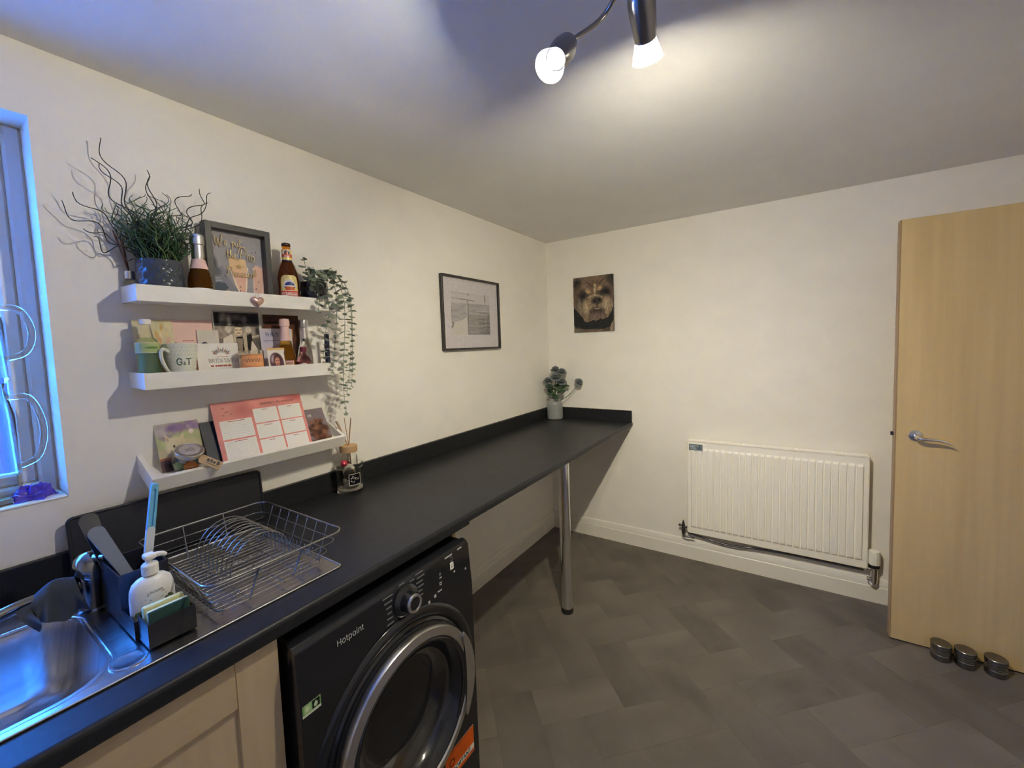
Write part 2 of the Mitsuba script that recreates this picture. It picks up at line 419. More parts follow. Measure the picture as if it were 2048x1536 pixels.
# the house opposite, dim through the window
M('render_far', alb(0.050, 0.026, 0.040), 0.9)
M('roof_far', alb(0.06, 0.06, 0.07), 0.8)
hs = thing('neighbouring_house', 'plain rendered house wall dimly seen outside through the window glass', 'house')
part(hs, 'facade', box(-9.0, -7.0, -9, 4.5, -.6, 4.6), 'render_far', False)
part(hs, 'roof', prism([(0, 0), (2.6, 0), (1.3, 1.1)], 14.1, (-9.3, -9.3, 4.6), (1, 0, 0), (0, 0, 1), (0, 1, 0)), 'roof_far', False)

# door leaf standing open, parallel to the radiator wall
DX0, DX1, DY0, DY1 = 2.010, 2.772, -.337, -.293
struct('door_1', cat(box(DX0+.006, DX1, DY0, DY1, .008, 1.9953, .001)), 'oak_veneer', label='oak veneered internal door standing open against the radiator wall')
part('door_1', 'edge_lipping', box(DX0, DX0+.0058, DY0+.001, DY1-.001, .008, 1.9943, .0012), 'door_edge', False)
part('door_1', 'latch', box(DX0-.011, DX0, -.321, -.309, 1.000, 1.018, .002), 'dark_chrome', False)
hy = DY0
hk = part('door_1', 'handle', lathe([(.0, .0), (.026, .0), (.0265, .004), (.024, .008), (.012, .0095), (.0, .0095)][::-1], 32, (2.082, hy-.0, 1.009), (0, 1, 0)), 'chrome', 30, 'chrome lever handle')
# the lathe above runs towards the room: build it mirrored
scene[hk] = ply(lathe([(.0265, 0), (.0265, .004), (.024, .008), (.012, .0095), (.0, .0095)], 32, (2.082, hy, 1.009), (0, -1, 0)), 'chrome', 30)
hp = spline([(2.082, hy, 1.008), (2.083, hy-.030, 1.006), (2.088, hy-.046, 1.004), (2.105, hy-.052, 1.003), (2.140, hy-.052, 1.003), (2.172, hy-.050, .996), (2.197, hy-.047, .985)], 8)
part(hk, 'lever', tube(hp, np.interp(np.linspace(0, 1, len(hp)), [0, .2, .35, .8, 1], [.011, .011, .0095, .006, .0025]), 12), 'chrome', True)
for z in (.25, 1.75):
    part('door_1', 'hinge', lathe([(.006, 0), (.006, .09)], 12, (DX1+.004, DY0-.002, z)), 'satin_chrome', 30)
# ---------------------------------------------------------------- worktop, upstands, leg
WD, WT = 0.6665, 0.910
YS, YE = -1.850, -4.30
def slab_profile(t, r=.012):
    P = [(.001, WT-t), (WD-.004, WT-t), (WD, WT-t+.004)]
    P += [(WD-r+r*math.cos(a), WT-r+r*math.sin(a)) for a in np.linspace(0, math.pi/2, 7)]
    return P + [(.001, WT)]
wk = thing('worktop', 'long dark slate laminate worktop running from the sink to the far corner', 'worktop')
near = prism(slab_profile(.038), YS-YE, (0, YE, 0), (1, 0, 0), (0, 0, 1), (0, 1, 0))
cut = box(.185, .562, -3.13, -2.727, .5, 1.2)
near = trimesh.boolean.difference([near, cut], engine='manifold')
part(wk, 'slab', near, 'laminate', 30)
part(wk, 'bar_slab', prism(slab_profile(.028), -.001-YS, (0, YS, 0), (1, 0, 0), (0, 0, 1), (0, 1, 0)), 'laminate', 30)
UH = .0815
solo('side_upstand', box(.001, .019, YE, -.020, WT, WT+UH, .0015), 'laminate', 'long low dark laminate upstand along the shelf wall at the back of the worktop', 'upstand', False)
solo('end_upstand', box(.0195, WD-.004, -.019, -.001, WT, WT+UH, .0015), 'laminate', 'short low dark laminate upstand on the radiator wall behind the grey vase', 'upstand', False)
LX, LY = .576, -.937
lg = part(wk, 'leg', lathe([(.030, .028), (.030, .872)], 40, (LX, LY, 0)), 'chrome', 30, 'round chrome support leg')
part(lg, 'foot', lathe([(.0, 0), (.030, 0), (.0325, .004), (.0325, .024), (.0305, .029), (.0, .029)], 40, (LX, LY, 0)), 'black_rubber', 30, 'black rubber foot')
part(lg, 'collar', lathe([(.030, .868), (.045, .872), (.045, .8805), (0, .8805)], 40, (LX, LY, 0)), 'satin_chrome', 30)

# panel that carries the worktop beside the washing machine
solo('support_panel', box(.002, .600, -1.868, -1.850, 0, .8715, .001), 'maple_stile', 'pale wood support panel under the worktop just behind the washing machine', 'panel', False)

# ---------------------------------------------------------------- sink base cabinet
CF = .652
cb = thing('sink_cabinet', 'pale maple base cabinet with a frame and panel door under the sink', 'cabinet')
part(cb, 'carcass', cat(box(.03, CF-.022, -2.515, -2.497, .10, .8715), box(.03, CF-.022, -3.515, -3.497, .10, .8715), box(.03, CF-.022, -3.497, -2.515, .10, .118), box(.03, .045, -3.497, -2.515, .118, .70)), 'maple_stile', False)
part(cb, 'plinth', box(.56, .575, -3.515, -2.497, 0, .098), 'maple_rail', False)
for y1 in (-2.498, -3.0):
    y0 = y1-.498; sw = .084
    d = part(cb, 'door', box(CF-.018, CF-.008, y0+sw-.01, y1-sw+.01, .19, .785), 'maple_stile', False)
    part(d, 'stile', box(CF-.021, CF, y1-sw, y1, .112, .868, .0012), 'maple_stile', False)
    part(d, 'stile', box(CF-.021, CF, y0, y0+sw, .112, .868, .0012), 'maple_stile', False)
    part(d, 'rail', box(CF-.021, CF-.0004, y0+sw+.0004, y1-sw-.0004, .768, .868, .0012), 'maple_rail', False)
    part(d, 'rail', box(CF-.021, CF-.0004, y0+sw+.0004, y1-sw-.0004, .112, .20, .0012), 'maple_rail', False)

# ---------------------------------------------------------------- washing machine
WY_0, WY_1, WC, WX = -2.484, -1.890, -2.187, .700
wm = thing('washing_machine', 'black front-loading washing machine with chrome door ring under the worktop', 'washing machine')
part(wm, 'body', cat(box(.07, .668, WY_0+.004, WY_1-.004, .012, .842, .006)), 'black_gloss', False)
prof = [(.662, .008), (.694, .008), (WX, .016), (WX, .700), (.6985, .712), (.690, .828), (.684, .838), (.672, .843), (.662, .843)]
DZ, DR = .462, .238
def loft(rings):
    n = len(rings[0]); V = np.vstack(rings); F = []
    for i in range(len(rings)-1):
        for j in range(n):
            a, b = i*n+j, i*n+(j+1) % n
            F += [[a, b, b+n], [a, b+n, a+n]]
    return trimesh.Trimesh(V, np.array(F), process=False)
fascia = prism(prof, WY_1-WY_0, (0, WY_0, 0), (1, 0, 0), (0, 0, 1), (0, 1, 0))
hole = lathe([(0, .5), (.205, .5), (.205, 1.0), (0, 1.0)], 64, (0, WC, DZ), (1, 0, 0))
hole = trimesh.creation.cylinder(.205, .5, sections=64); hole.apply_transform(trimesh.transformations.rotation_matrix(math.pi/2, (0, 1, 0))); hole.apply_translation((.80, WC, DZ))
fascia = trimesh.boolean.difference([fascia, hole], engine='manifold')
part(wm, 'front_panel', fascia, 'black_gloss', 30)
# bulging surround moulded round the door
def around(prof, n=96, key='x'): return lathe(prof, n, (0, WC, DZ), (1, 0, 0))
part(wm, 'door_surround', around([(.286, .699), (.283, .704), (.270, .7085), (.258, .7065), (.250, .700), (.243, .7045), (.241, .712), (.230, .716)]), 'black_gloss', 40)
dk = part(wm, 'door', around([(.230, .713), (.2375, .7185), (.238, .732), (.234, .738), (.212, .7415), (.208, .739), (.206, .733)]), 'satin_chrome', 40, 'round porthole door with brushed chrome ring')
part(dk, 'inner_bezel', around([(.207, .736), (.203, .739), (.196, .737), (.178, .722), (.168, .706), (.163, .690)]), 'black_gloss', 40)
part(dk, 'glass', around([(.167, .702), (.150, .697), (.128, .684), (.112, .660), (.104, .630), (.098, .604), (.080, .588), (.045, .579), (0, .576)]), 'sheet_glass', True)
part(wm, 'door_seal', around([(.205, .695), (.205, .672), (.196, .668), (.180, .664), (.172, .650), (.178, .630), (.186, .615)]), 'black_rubber', True)
dr_ = part(wm, 'drum', around([(.186, .618), (.190, .600), (.232, .585), (.232, .300), (.20, .285), (0, .285)]), 'satin_chrome', 30, 'perforated steel drum')
hl = []
for i in range(9):
    for j in range(66):
        a = 2*math.pi*(j+.5*(i % 2))/66; x = .565-.030*i; r = .2312
        p = np.array([x, WC+r*math.cos(a), DZ+r*math.sin(a)]); n = np.array([0, -math.cos(a), -math.sin(a)])
        hl.append(lathe([(.0036, 0), (0, .0004)], 6, p, n))
k = part(dr_, 'drum_holes', cat(*hl), 'black_rubber', False); labels[k] = {'kind': 'stuff'}
for a in (.6, 2.7, 4.8):
    c, s = math.cos(a), math.sin(a)
    m = prism([(-.035, 0), (.035, 0), (.014, .045), (0, .050), (-.014, .045)], .24, (.32, WC+.232*c, DZ+.232*s), (0, -s, c), (0, -c, -s), (1, 0, 0))
    part(dr_, 'drum_paddle', m, 'grey_plastic', 30)
# grip on the free side of the ring
ga = np.linspace(-.62, .60, 22)
outer = [(.2395*math.cos(a), .2395*math.sin(a)) for a in ga]
inner = [(.2395*math.cos(a)-.040*max(0, math.cos((a+.01)*math.pi/1.22))**.6, .2395*math.sin(a)) for a in ga[::-1]]
part(dk, 'grip', prism(outer+inner[1:-1], .008, (.7385, WC, DZ), (0, 1, 0), (0, 0, 1), (1, 0, 0)), 'satin_chrome', 30, 'flat chrome grip')
part(dk, 'grip_recess', prism([(.232*math.cos(a)-.010, .21*math.sin(a)) for a in ga]+[(.185*math.cos(a)+.004, .200*math.sin(a)) for a in ga[::-1]], .004, (.7345, WC, DZ), (0, 1, 0), (0, 0, 1), (1, 0, 0)), 'black_plastic', False)
# control panel: raked face between z .712 and .828
slope = np.array([(.690-.6985), 0, (.828-.712)]); slope /= np.linalg.norm(slope)
PN = np.cross(UY, slope)
def cp(y, z, off=.0004): return np.array([.6985-.0085*(z-.712)/.116, y, z])+PN*off
part(wm, 'lettering', text('Hotpoint', .0148, cp(-2.384, .787), UY, slope, PN, bold=False, width=.074), 'ink_silver', False, 'silver maker name')
dl = part(wm, 'dial', lathe([(.044, 0), (.044, .003), (.037, .008), (.030, .010), (.026, .030), (.0, .030)], 48, cp(-2.170, .784), PN), 'black_gloss', 30)
part(dl, 'dial_ring', lathe([(.0235, .029), (.0255, .034), (.0235, .0385), (.0185, .0385), (.0165, .034)], 48, cp(-2.170, .784), PN), 'satin_chrome', 40, 'chrome dial ring')
part(dl, 'dial_cap', lathe([(.0178, .031), (.0178, .036), (.0165, .0366), (0, .0366)], 40, cp(-2.170, .784), PN), 'black_gloss', 30)
def dash(y, z, w, h, mat='ink_dim', nm='panel_mark', lean_=0):
    part(wm, nm, prism([(0, 0), (w, 0), (w, h), (0, h)], .0004, cp(y, z), UY, slope, PN), mat, False)
for i in range(7):
    w = (.034, .027, .019, .014, .018, .024, .026)[i]
    dash(-2.228-w*.55, .823-.0145*i, w, .0042)
for i in range(7):
    w = (.030, .030, .026, .024, .020, .018, .016)[i]
    dash(-2.128+.004*(i % 2), .834-.0130*i, w, .0042)
dash(-2.190, .834, .020, .0045); dash(-2.150, .826, .018, .003)
for y, z, w, h in ((-2.005, .826, .034, .0045), (-1.945, .829, .020, .0045), (-2.035, .779, .009, .004), (-2.035, .788, .007, .008), (-2.038, .765, .010, .003), (-2.038, .759, .010, .003), (-2.048, .742, .018, .004),
                   (-2.064, .734, .008, .009), (-2.090, .728, .008, .009), (-2.118, .722, .007, .004), (-1.918, .752, .006, .006), (-1.972, .768, .007, .005)):
    dash(y, z, w, h, 'ink_silver' if h != .008 else 'ink_dim')
dash(-1.985, .782, .016, .022, 'ink_white', 'display_icon'); dash(-1.982, .786, .010, .014, 'ink_grey', 'display_icon')
part(wm, 'panel_glyph', cat(*[tube([cp(-1.978+.007*math.cos(a), .815+.007*math.sin(a), .0006) for a in np.linspace(-2.2, 2.4, 14)], .0008, 5)]), 'ink_dim', True)
# energy label and orange notice on the front
ea = Art(42, 26, (120, 165, 105))
ea.rect(.0, 1, .0, .2, (205, 215, 195)); ea.rect(.08, .47, .27, .92, (165, 200, 140)); ea.ell(.26, .58, .11, .2, (205, 225, 190)); ea.rect(.52, .93, .27, .92, (18, 26, 20)); ea.ell(.72, .52, .11, .2, (190, 215, 185)); ea.ell(.72, .68, .06, .12, (190, 215, 185))
card(wm, 'energy_sticker', ea, .043, .027, (WX+.0004, -2.483+.003, .6855), UY, (0, 0, 1), (1, 0, 0), .0004, label='small green and white sticker')
oa = Art(70, 50, (214, 92, 22))
for i in range(3): oa.line(.30+.05*i, .62-.10*i, .86-.02*i, .62-.10*i, .008, (120, 40, 8))
oa.ell(.22, .56, .09, .13, (110, 36, 6), .2); oa.ell(.22, .56, .055, .08, (214, 92, 22), .2)
oa.rect(.0, 1, .94, .96, (130, 45, 10)); oa.rect(.0, 1, .14, .34, (222, 216, 204)); oa.rect(.86, .97, .03, .12, (150, 90, 70))
og = card(wm, 'notice_sticker', oa, .140, .094, (WX+.0004, -2.056, .114), UY, (0, 0, 1), (1, 0, 0), .0005, label='orange notice sticker')
part(wm, 'lettering', text('IMPORTANT', .013, (WX+.0011, -2.046, .1295), UY, (0, 0, 1), (1, 0, 0), .0003, True, width=.112), 'ink_dark', False, 'dark lettering on the orange notice')
for y in (WY_0+.05, WY_1-.05):
    for x in (.12, .63): part(wm, 'foot', lathe([(0, 0), (.022, 0), (.022, .012), (0, .012)], 20, (x, y, 0)), 'black_rubber', 30)

# ---------------------------------------------------------------- sink
sk_ = thing('sink', 'inset stainless steel sink with bowl and drainer beside the window wall', 'sink')
SX0, SX1, SY0, SY1 = .105, .583, -3.30, -2.287
plate = rrect(SY1-SY0, SX1-SX0, .012)
bw, bh = .405, .368
hole2 = [(x+ (-2.727-bw)-SY0, y+(.562-bh-.004)-SX0) for x, y in rrect(bw-.004, bh-.004, .085).exterior.coords]
plate = plate.difference(Polygon(hole2))
part(sk_, 'drainer', prism(plate, .0024, (SX0, SY0, WT+.0002), (0, 1, 0), (1, 0, 0), (0, 0, 1)), 'steel', False)
edge = [(SX0+y, SY0+x, WT+.0030) for x, y in rrect(SY1-SY0, SX1-SX0, .012).exterior.coords[:-1]]
part(sk_, 'edge_bead', tube(edge, .0024, 6, True), 'satin_chrome', True)
rings = []
for ins, z, r in ((-.010, .9128, .095), (-.004, .9140, .090), (0, .9125, .085), (.004, .905, .083), (.008, .88, .08), (.018, .80, .07), (.028, .765, .06), (.045, .750, .05), (.09, .744, .045), (.150, .742, .03)):
    w, h = bw-2*ins, bh-2*ins
    rings.append(np.array([(.562-bh+ins+y, -2.727-bw+ins+x, z) for x, y in list(rrect(w, h, r, 8).exterior.coords)[:-1]]))
lp = loft(rings); lp.invert()
part(sk_, 'bowl', lp, 'steel', 40)
part(sk_, 'bowl_base', lathe([(.085, .7415), (.03, .738), (0, .738)], 32, (.378, -2.93, 0)), 'steel', 30)
part(sk_, 'waste', lathe([(.04, .742), (.034, .744), (.02, .7405), (0, .7405)], 32, (.378, -2.93, 0)), 'chrome', 30)
part(sk_, 'overflow_cap', lathe([(.029, .9126), (.0285, .9146), (.024, .9152), (.020, .9140), (.010, .9134), (0, .9133)], 40, (.533, -2.712, 0)), 'steel', 30, 'round steel tap-hole cap')
for i in range(6):
    x = .20+.055*i
    part(sk_, 'drainer_rib', tube(spline([(x, -2.50, .9122), (x, -2.40, .9132), (x, -2.32, .9122)], 6), .0016, 6), 'steel', True)

# tap with a cloth hung over its spout
tp = thing('mixer_tap', 'chrome single lever mixer tap at the back of the sink', 'tap')
TX, TY = .240, -2.700
part(tp, 'body', lathe([(.030, .9128), (.030, .918), (.026, .922), (.026, .975), (.0285, .990)], 36, (TX, TY, 0)), 'dark_chrome', 30)
part(tp, 'lever_dome', lathe([(.0285, .990), (.031, 1.000), (.0305, 1.018), (.025, 1.036), (.014, 1.047), (0, 1.050)], 36, (TX, TY, 0)), 'tap_chrome', True)
part(tp, 'lever', tube(spline([(TX, TY, 1.030), (TX+.02, TY+.010, 1.036), (TX+.042, TY+.020, 1.038)], 6), np.linspace(.013, .006, 13), 12), 'tap_chrome', True)
sp = spline([(TX, TY, .955), (TX+.02, TY-.05, .985), (TX+.05, TY-.11, .998), (TX+.07, TY-.155, .996), (TX+.078, TY-.172, .985), (TX+.079, TY-.176, .965)], 8)
part(tp, 'spout', tube(sp, .0115, 14), 'tap_chrome', True)
part(tp, 'aerator', lathe([(0, -.012), (.0125, -.012), (.0125, .006), (0, .006)], 20, (TX+.079, TY-.177, .962)), 'satin_chrome', 30)
M('cloth_slate', alb(0.035, 0.043, 0.055), 0.9, sheen=0.4)
nu, nv = 44, 36
cu, cv = np.meshgrid(np.linspace(0, 1, nu), np.linspace(-1, 1, nv), indexing='xy')
along = .028+.095*cu                              # along the spout from the tap
cx = TX+.012+.045*cu
ridge = .990+.018*np.exp(-((cu-.35)/.3)**2)
fall = np.abs(cv)**1.2
wob = (.013*np.sin(13*cu+2*cv)+.007*np.sin(29*cu+1.1))*fall
X = cx+np.sign(cv)*(.013*np.minimum(np.abs(cv)*4, 1)+.026*fall)+wob
Y = TY-along*(1-.18*fall*(cv > 0))-.010*cv+.016*fall*np.cos(6*cu)
L = np.where(cv > 0, .046+.020*np.sin(5.2*cu+.4), .040)
Z = ridge+.012*np.cos(np.clip(cv*4, -1.57, 1.57))-L*fall+.007*np.sin(17*cu)*fall
i, j = np.meshgrid(np.arange(nv-1), np.arange(nu-1), indexing='ij'); a = (i*nu+j).ravel()
cm = trimesh.Trimesh(np.stack([X, Y, Z], -1).reshape(-1, 3), np.concatenate([np.stack([a, a+1, a+nu+1], -1), np.stack([a, a+nu+1, a+nu], -1)]), process=False)
solo('dish_cloth', cm, 'cloth_slate', 'dark slate dish cloth draped over the tap spout', 'cloth', True)
# ---------------------------------------------------------------- caddy and what stands in it
cd = thing('sink_caddy', 'black plastic sink caddy with sponge tray standing on the drainer', 'caddy')
KY0, KY1, t = -2.688, -2.603, .0025
def tray(x0, x1, y0, y1, z0, z1, t=.0025):
    return cat(box(x0, x1, y0, y1, z0, z0+t), box(x0, x0+t, y0, y1, z0+t, z1), box(x1-t, x1, y0, y1, z0+t, z1), box(x0+t, x1-t, y0, y0+t, z0+t, z1), box(x0+t, x1-t, y1-t, y1, z0+t, z1))
part(cd, 'tall_holder', tray(.272, .404, KY0, KY1, .9175, 1.030), 'black_plastic', False)
part(cd, 'bottle_tray', tray(.4045, .482, KY0, KY1, .9175, .955), 'black_plastic', False)
part(cd, 'sponge_tray', tray(.4825, .541, KY0+.006, KY1, .9175, .967), 'black_plastic', False)
for x in (.30, .52):
    for y in (KY0+.02, KY1-.015): part(cd, 'foot', lathe([(0, .9128), (.006, .9128), (.006, .9176), (0, .9176)], 12, (x, y, 0)), 'black_rubber', 30)
# hand soap
sb = thing('soap_bottle', 'white pump bottle of hand soap in the sink caddy', 'bottle')
BC = np.array([.443, -2.6455, 0])
def oval(prof, ax, ay, n=40):
    m = lathe([(r, z) for r, z in prof], n); v = np.array(m.vertices); v[:, 0] *= ax; v[:, 1] *= ay
    return trimesh.Trimesh(v+BC, m.faces, process=False)
part(sb, 'body', oval([(0, .9202), (.90, .9202), (.98, .924), (1.0, .935), (1.0, .985), (.96, 1.002), (.85, 1.014), (.62, 1.022), (.36, 1.026), (.34, 1.030), (0, 1.030)], .024, .0385), 'soap_plastic', 40)
part(sb, 'collar', lathe([(.0145, 1.0285), (.0145, 1.048), (.0125, 1.051), (.006, 1.051), (.006, 1.064), (0, 1.064)], 28, BC), 'white_plastic', 30)
ph = rbox(-.011, .013, -.010, .010, 0, .012, .0045)
hd = cat(ph, tube(spline([(.003, .006, .006), (.006, .020, .005), (.007, .027, .000)], 5), np.linspace(.006, .004, 11), 10))
hd.apply_translation(BC+np.array([0, 0, 1.060]))
part(sb, 'pump_head', hd, 'white_plastic', 40)
FN = np.array([.90, -.436, 0]); FN = np.array([1.0, 0, 0])
def onb(m):   # lies on the flattened front of the bottle
    v = np.array(m.vertices); y = v[:, 1]-BC[1]
    v[:, 0] = BC[0]+.024*np.sqrt(np.clip(1-(y/.0385)**2, 0.02, 1))+(v[:, 0]-BC[0]-.024)
    return trimesh.Trimesh(v, m.faces, process=False)
bx = BC[0]+.0243
part(sb, 'lettering', onb(text('LACURA', .0052, (bx, BC[1], .9935), UY, (0, 0, 1), (1, 0, 0), .0003, width=.026, center=True)), 'ink_grey', False, 'grey product lettering')
for z, w, mt in ((.9900, .030, 'ink_dark'), (.9830, .036, 'ink_grey'), (.9785, .024, 'ink_grey')):
    part(sb, 'label_line', onb(prism([(0, 0), (w, 0), (w, .0014), (0, .0014)], .0003, (bx, BC[1]-w/2, z), UY, (0, 0, 1), (1, 0, 0))), mt, False)
rr = random.Random(5); bl = []
for i in range(34):
    y = -.030+.060*i/33; zz_ = .942+.018*rr.random()+.02*(y+.03)/.06
    bl.append((y, zz_, rr.uniform(.0025, .006)))
for mt, sel in (('stem_lime', 0), ('ink_grey', 1), ('stem_dark', 2)):
    ms = [onb(prism([(r*math.cos(a), r*.8*math.sin(a)) for a in np.linspace(0, 2*math.pi, 8)[:-1]], .0003+.0001*i, (bx, BC[1]+y, z), UY, (0, 0, 1), (1, 0, 0))) for i, (y, z, r) in enumerate(bl) if (i % 3 == sel or (sel == 0 and i < 10)) and not (sel == 2 and i < 8)]
    part(sb, 'label_print', cat(*ms), mt, False)
# sponges
M('sponge_yellow', alb(0.62, 0.60, 0.30), 0.9)
M('scourer_green', alb(0.018, 0.055, 0.045), 0.95)
for i, (x, tilt, h) in enumerate(((.497, 4, .066), (.519, 7, .062))):
    k = thing('sponge', ('yellow sponge at the back of the caddy tray against the soap bottle', 'yellow sponge with dark green scourer face at the front of the caddy tray')[i], 'sponge')
    U_, N_ = lean(tilt)
    O_ = (x, KY0+.010+.002*i, .9203)
    part(k, 'foam', place(rbox(0, .068, 0, h, 0, .011 if i else .015, .003, 1), O_, UY, U_, N_), 'sponge_yellow', 40)
    if i: part(k, 'scourer', place(box(.0005, .0675, .0005, h-.0005, .0108, .0165, .001), O_, UY, U_, N_), 'scourer_green', False)
# blue dish brush
br = thing('dish_brush', 'light blue washing up brush with long slotted handle standing in the caddy', 'brush')
b0, b1 = np.array([.350, -2.640, .921]), np.array([.352, -2.600, 1.197])
ax = (b1-b0)/np.linalg.norm(b1-b0); sd = np.cross(ax, [1, 0, 0]); sd /= np.linalg.norm(sd); fr = np.cross(sd, ax)
def bar(w0, w1, s0, s1, th, slot=None):
    P = [(-w0, s0), (w0, s0), (w1, s1-.006), (w1*.6, s1), (-w1*.6, s1), (-w1, s1-.006)]
    q = Polygon(P)
    if slot: q = q.difference(Polygon([(-slot[2], slot[0]), (slot[2], slot[0]), (slot[3], slot[1]-.004), (0, slot[1]), (-slot[3], slot[1]-.004)]))
    return prism(q, th, b0-fr*th/2, sd, ax, fr)
part(br, 'grip', bar(.0072, .0075, .115, .180, .012), 'pale_plastic', False)
part(br, 'handle', bar(.0075, .0068, .172, .279, .011, (.182, .268, .0026, .0030)), 'blue_plastic', False, 'sky blue slotted handle end')
part(br, 'handle_web', bar(.0055, .0050, .176, .272, .003), 'blue_plastic', False)
part(br, 'stem', tube([b0+ax*.03, b0+ax*.118], .0048, 10), 'white_plastic', True)
part(br, 'bristles', lathe([(.012, 0), (.016, .03), (.006, .034)], 16, b0, ax), 'white_plastic', 30)
# two more handled brushes
for i, (p0, p1, w, mt, lb) in enumerate((
        ((.347, -2.666, .921), (.213, -2.692, 1.128), .0165, 'black_plastic', 'black flat handled brush leaning back in the sink caddy'),
        ((.387, -2.632, .921), (.262, -2.692, 1.106), .0150, 'grey_plastic', 'glossy grey flat handled brush beside the tap in the sink caddy'))):
    k = thing('flat_brush', lb, 'brush')
    p0, p1 = np.array(p0), np.array(p1)
    a_ = (p1-p0); Lh = np.linalg.norm(a_); a_ /= Lh; s_ = np.cross(a_, [1, 0, .25]); s_ /= np.linalg.norm(s_); n_ = np.cross(s_, a_)
    pts = [(-w*.55, .02), (w*.55, .02), (w*.72, Lh*.5)] + [(w*math.cos(q), Lh-w*.9+w*.9*math.sin(q)) for q in np.linspace(0, math.pi, 10)] + [(-w*.72, Lh*.5)]
    m = prism(pts, .008, p0-n_*.004, s_, a_, n_)
    part(k, 'handle', m, mt, 30)
    part(k, 'bristles', lathe([(.010, 0), (.012, .018), (.004, .024)], 14, p0, a_), 'black_rubber', 30)

# ---------------------------------------------------------------- black board leaning on the wall behind the rack
U_, N_ = lean(6)
bd = thing('black_tray', 'large black tray leaning against the wall behind the dish rack', 'tray')
part(bd, 'panel', prism(rrect(.470, .165, .012), .006, (.040, -2.696, WT+.004), UY, U_, N_), 'black_board', 30)
rim_ = [np.array([.040, -2.696, WT+.004])+UY*x+U_*y+N_*.006 for x, y in rrect(.470, .165, .012).exterior.coords[:-1]]
part(bd, 'rim', tube(rim_, .004, 8, True), 'black_board', True)

# ---------------------------------------------------------------- dish rack
rk = thing('dish_rack', 'dark wire dish rack with plate hoops standing on the drainer', 'dish rack')
def rr3(x0, x1, y0, y1, r, z, n=6): return [(x0+b, y0+a, z) for a, b in rrect(y1-y0, x1-x0, r, n).exterior.coords[:-1]]
RX0, RX1, RY0, RY1, RZ = .170, .600, -2.600, -2.285, 1.015
BX0, BX1, BY0, BY1, BZ = .195, .548, -2.566, -2.318, .9285
wr = .0015
part(rk, 'rim', tube(rr3(RX0, RX1, RY0, RY1, .030, RZ), .0028, 8, True), 'wire_metal', True)
part(rk, 'base_frame', tube(rr3(BX0, BX1, BY0, BY1, .020, BZ), .0022, 8, True), 'wire_metal', True)
for s_ in (.34, .68):
    f_ = lambda a, b: a+(b-a)*s_
    part(rk, 'side_hoop', tube(rr3(f_(BX0, RX0), f_(BX1, RX1), f_(BY0, RY0), f_(BY1, RY1), .026, f_(BZ, RZ)), .0013, 6, True), 'wire_metal', True)
for i in range(17):
    x = BX0+(BX1-BX0)*(i+1)/18
    part(rk, 'base_wire', tube(spline([(x, BY0-.006, BZ+.022), (x, BY0, BZ+.004), (x, BY0+.012, BZ), (x, BY1-.012, BZ), (x, BY1, BZ+.004), (x, BY1+.006, BZ+.022)], 3), wr, 6), 'wire_metal', True)
for y in (BY0+.065, (BY0+BY1)/2+.02, BY1-.055):
    part(rk, 'cross_wire', tube([(BX0, y, BZ-.0032), (BX1, y, BZ-.0032)], .002, 6), 'wire_metal', True)
for y in (-2.50, -2.40):
    for x0, x1, zt in ((BX0, RX0, RZ), (BX1, RX1, RZ)):
        part(rk, 'upright', tube([(x0, y, BZ), (x1, y, zt)], .0022, 6), 'wire_metal', True)
for i in range(7):
    x = .235+.048*i
    part(rk, 'end_wire', tube(spline([(x, BY1-.004, BZ), (x, BY1+.010, BZ+.025), (x, RY1, RZ)], 4), wr, 6), 'wire_metal', True)
    part(rk, 'end_wire', tube(spline([(x, BY0+.004, BZ), (x, BY0-.010, BZ+.025), (x, RY0, RZ)], 4), wr, 6), 'wire_metal', True)
for i in range(9):
    x = .222+.025*i; r_ = .074; zc = BZ+.012
    P = [(x, -2.415-r_, BZ)]+[(x+.010*math.sin(q), -2.415+r_*math.cos(q), zc+r_*math.sin(q)*1.08) for q in np.linspace(math.pi, 0, 19)]+[(x, -2.415+r_, BZ)]
    part(rk, 'plate_hoop', tube(P, .0016, 6), 'wire_metal', True)
for x in (BX0+.03, BX1-.03):
    for y in (BY0+.03, BY1-.03):
        part(rk, 'foot', tube(spline([(x, y-.012, BZ), (x, y-.008, .9150), (x, y+.008, .9150), (x, y+.012, BZ)], 4), .0018, 6), 'wire_metal', True)
# ---------------------------------------------------------------- three picture ledges
def ledge(ztop, tilt, lb):
    a = math.radians(tilt); d = np.array([math.cos(a), -math.sin(a)]); n = np.array([math.sin(a), math.cos(a)])
    o = np.array([.001, ztop])
    keep = sbox(.0005, -5, .5, 5)
    def sec(s0, s1, h0, h1):
        P = Polygon([o+s*d+h*n for s, h in ((s0, h0), (s1, h0), (s1, h1), (s0, h1))])
        return orient(P.intersection(keep))
    y0, y1, e = -2.540, -1.930, .012
    k = thing('picture_ledge', lb, 'shelf', 'white picture ledges on the wall')
    pr_ = lambda P, a_, b_: prism(P, b_-a_, (0, a_, 0), (1, 0, 0), (0, 0, 1), (0, 1, 0))
    part(k, 'base_board', pr_(sec(-.03, .113, -.045, -.035), y0+e, y1-e), 'shelf_white', False)
    part(k, 'front_lip', pr_(sec(.1131, .125, -.045, 0), y0, y1), 'shelf_white', False)
    part(k, 'end_panel', pr_(sec(-.03, .113, -.045, 0), y0, y0+e), 'shelf_white', False)
    part(k, 'end_panel', pr_(sec(-.03, .113, -.045, 0), y1-e, y1), 'shelf_white', False)
    return o, d, n
S1 = ledge(1.692, 1.5, 'white picture ledge at the top holding the pots, bottles and framed print')
S2 = ledge(1.450, 1.5, 'white picture ledge in the middle holding the mug, cards and small bottles')
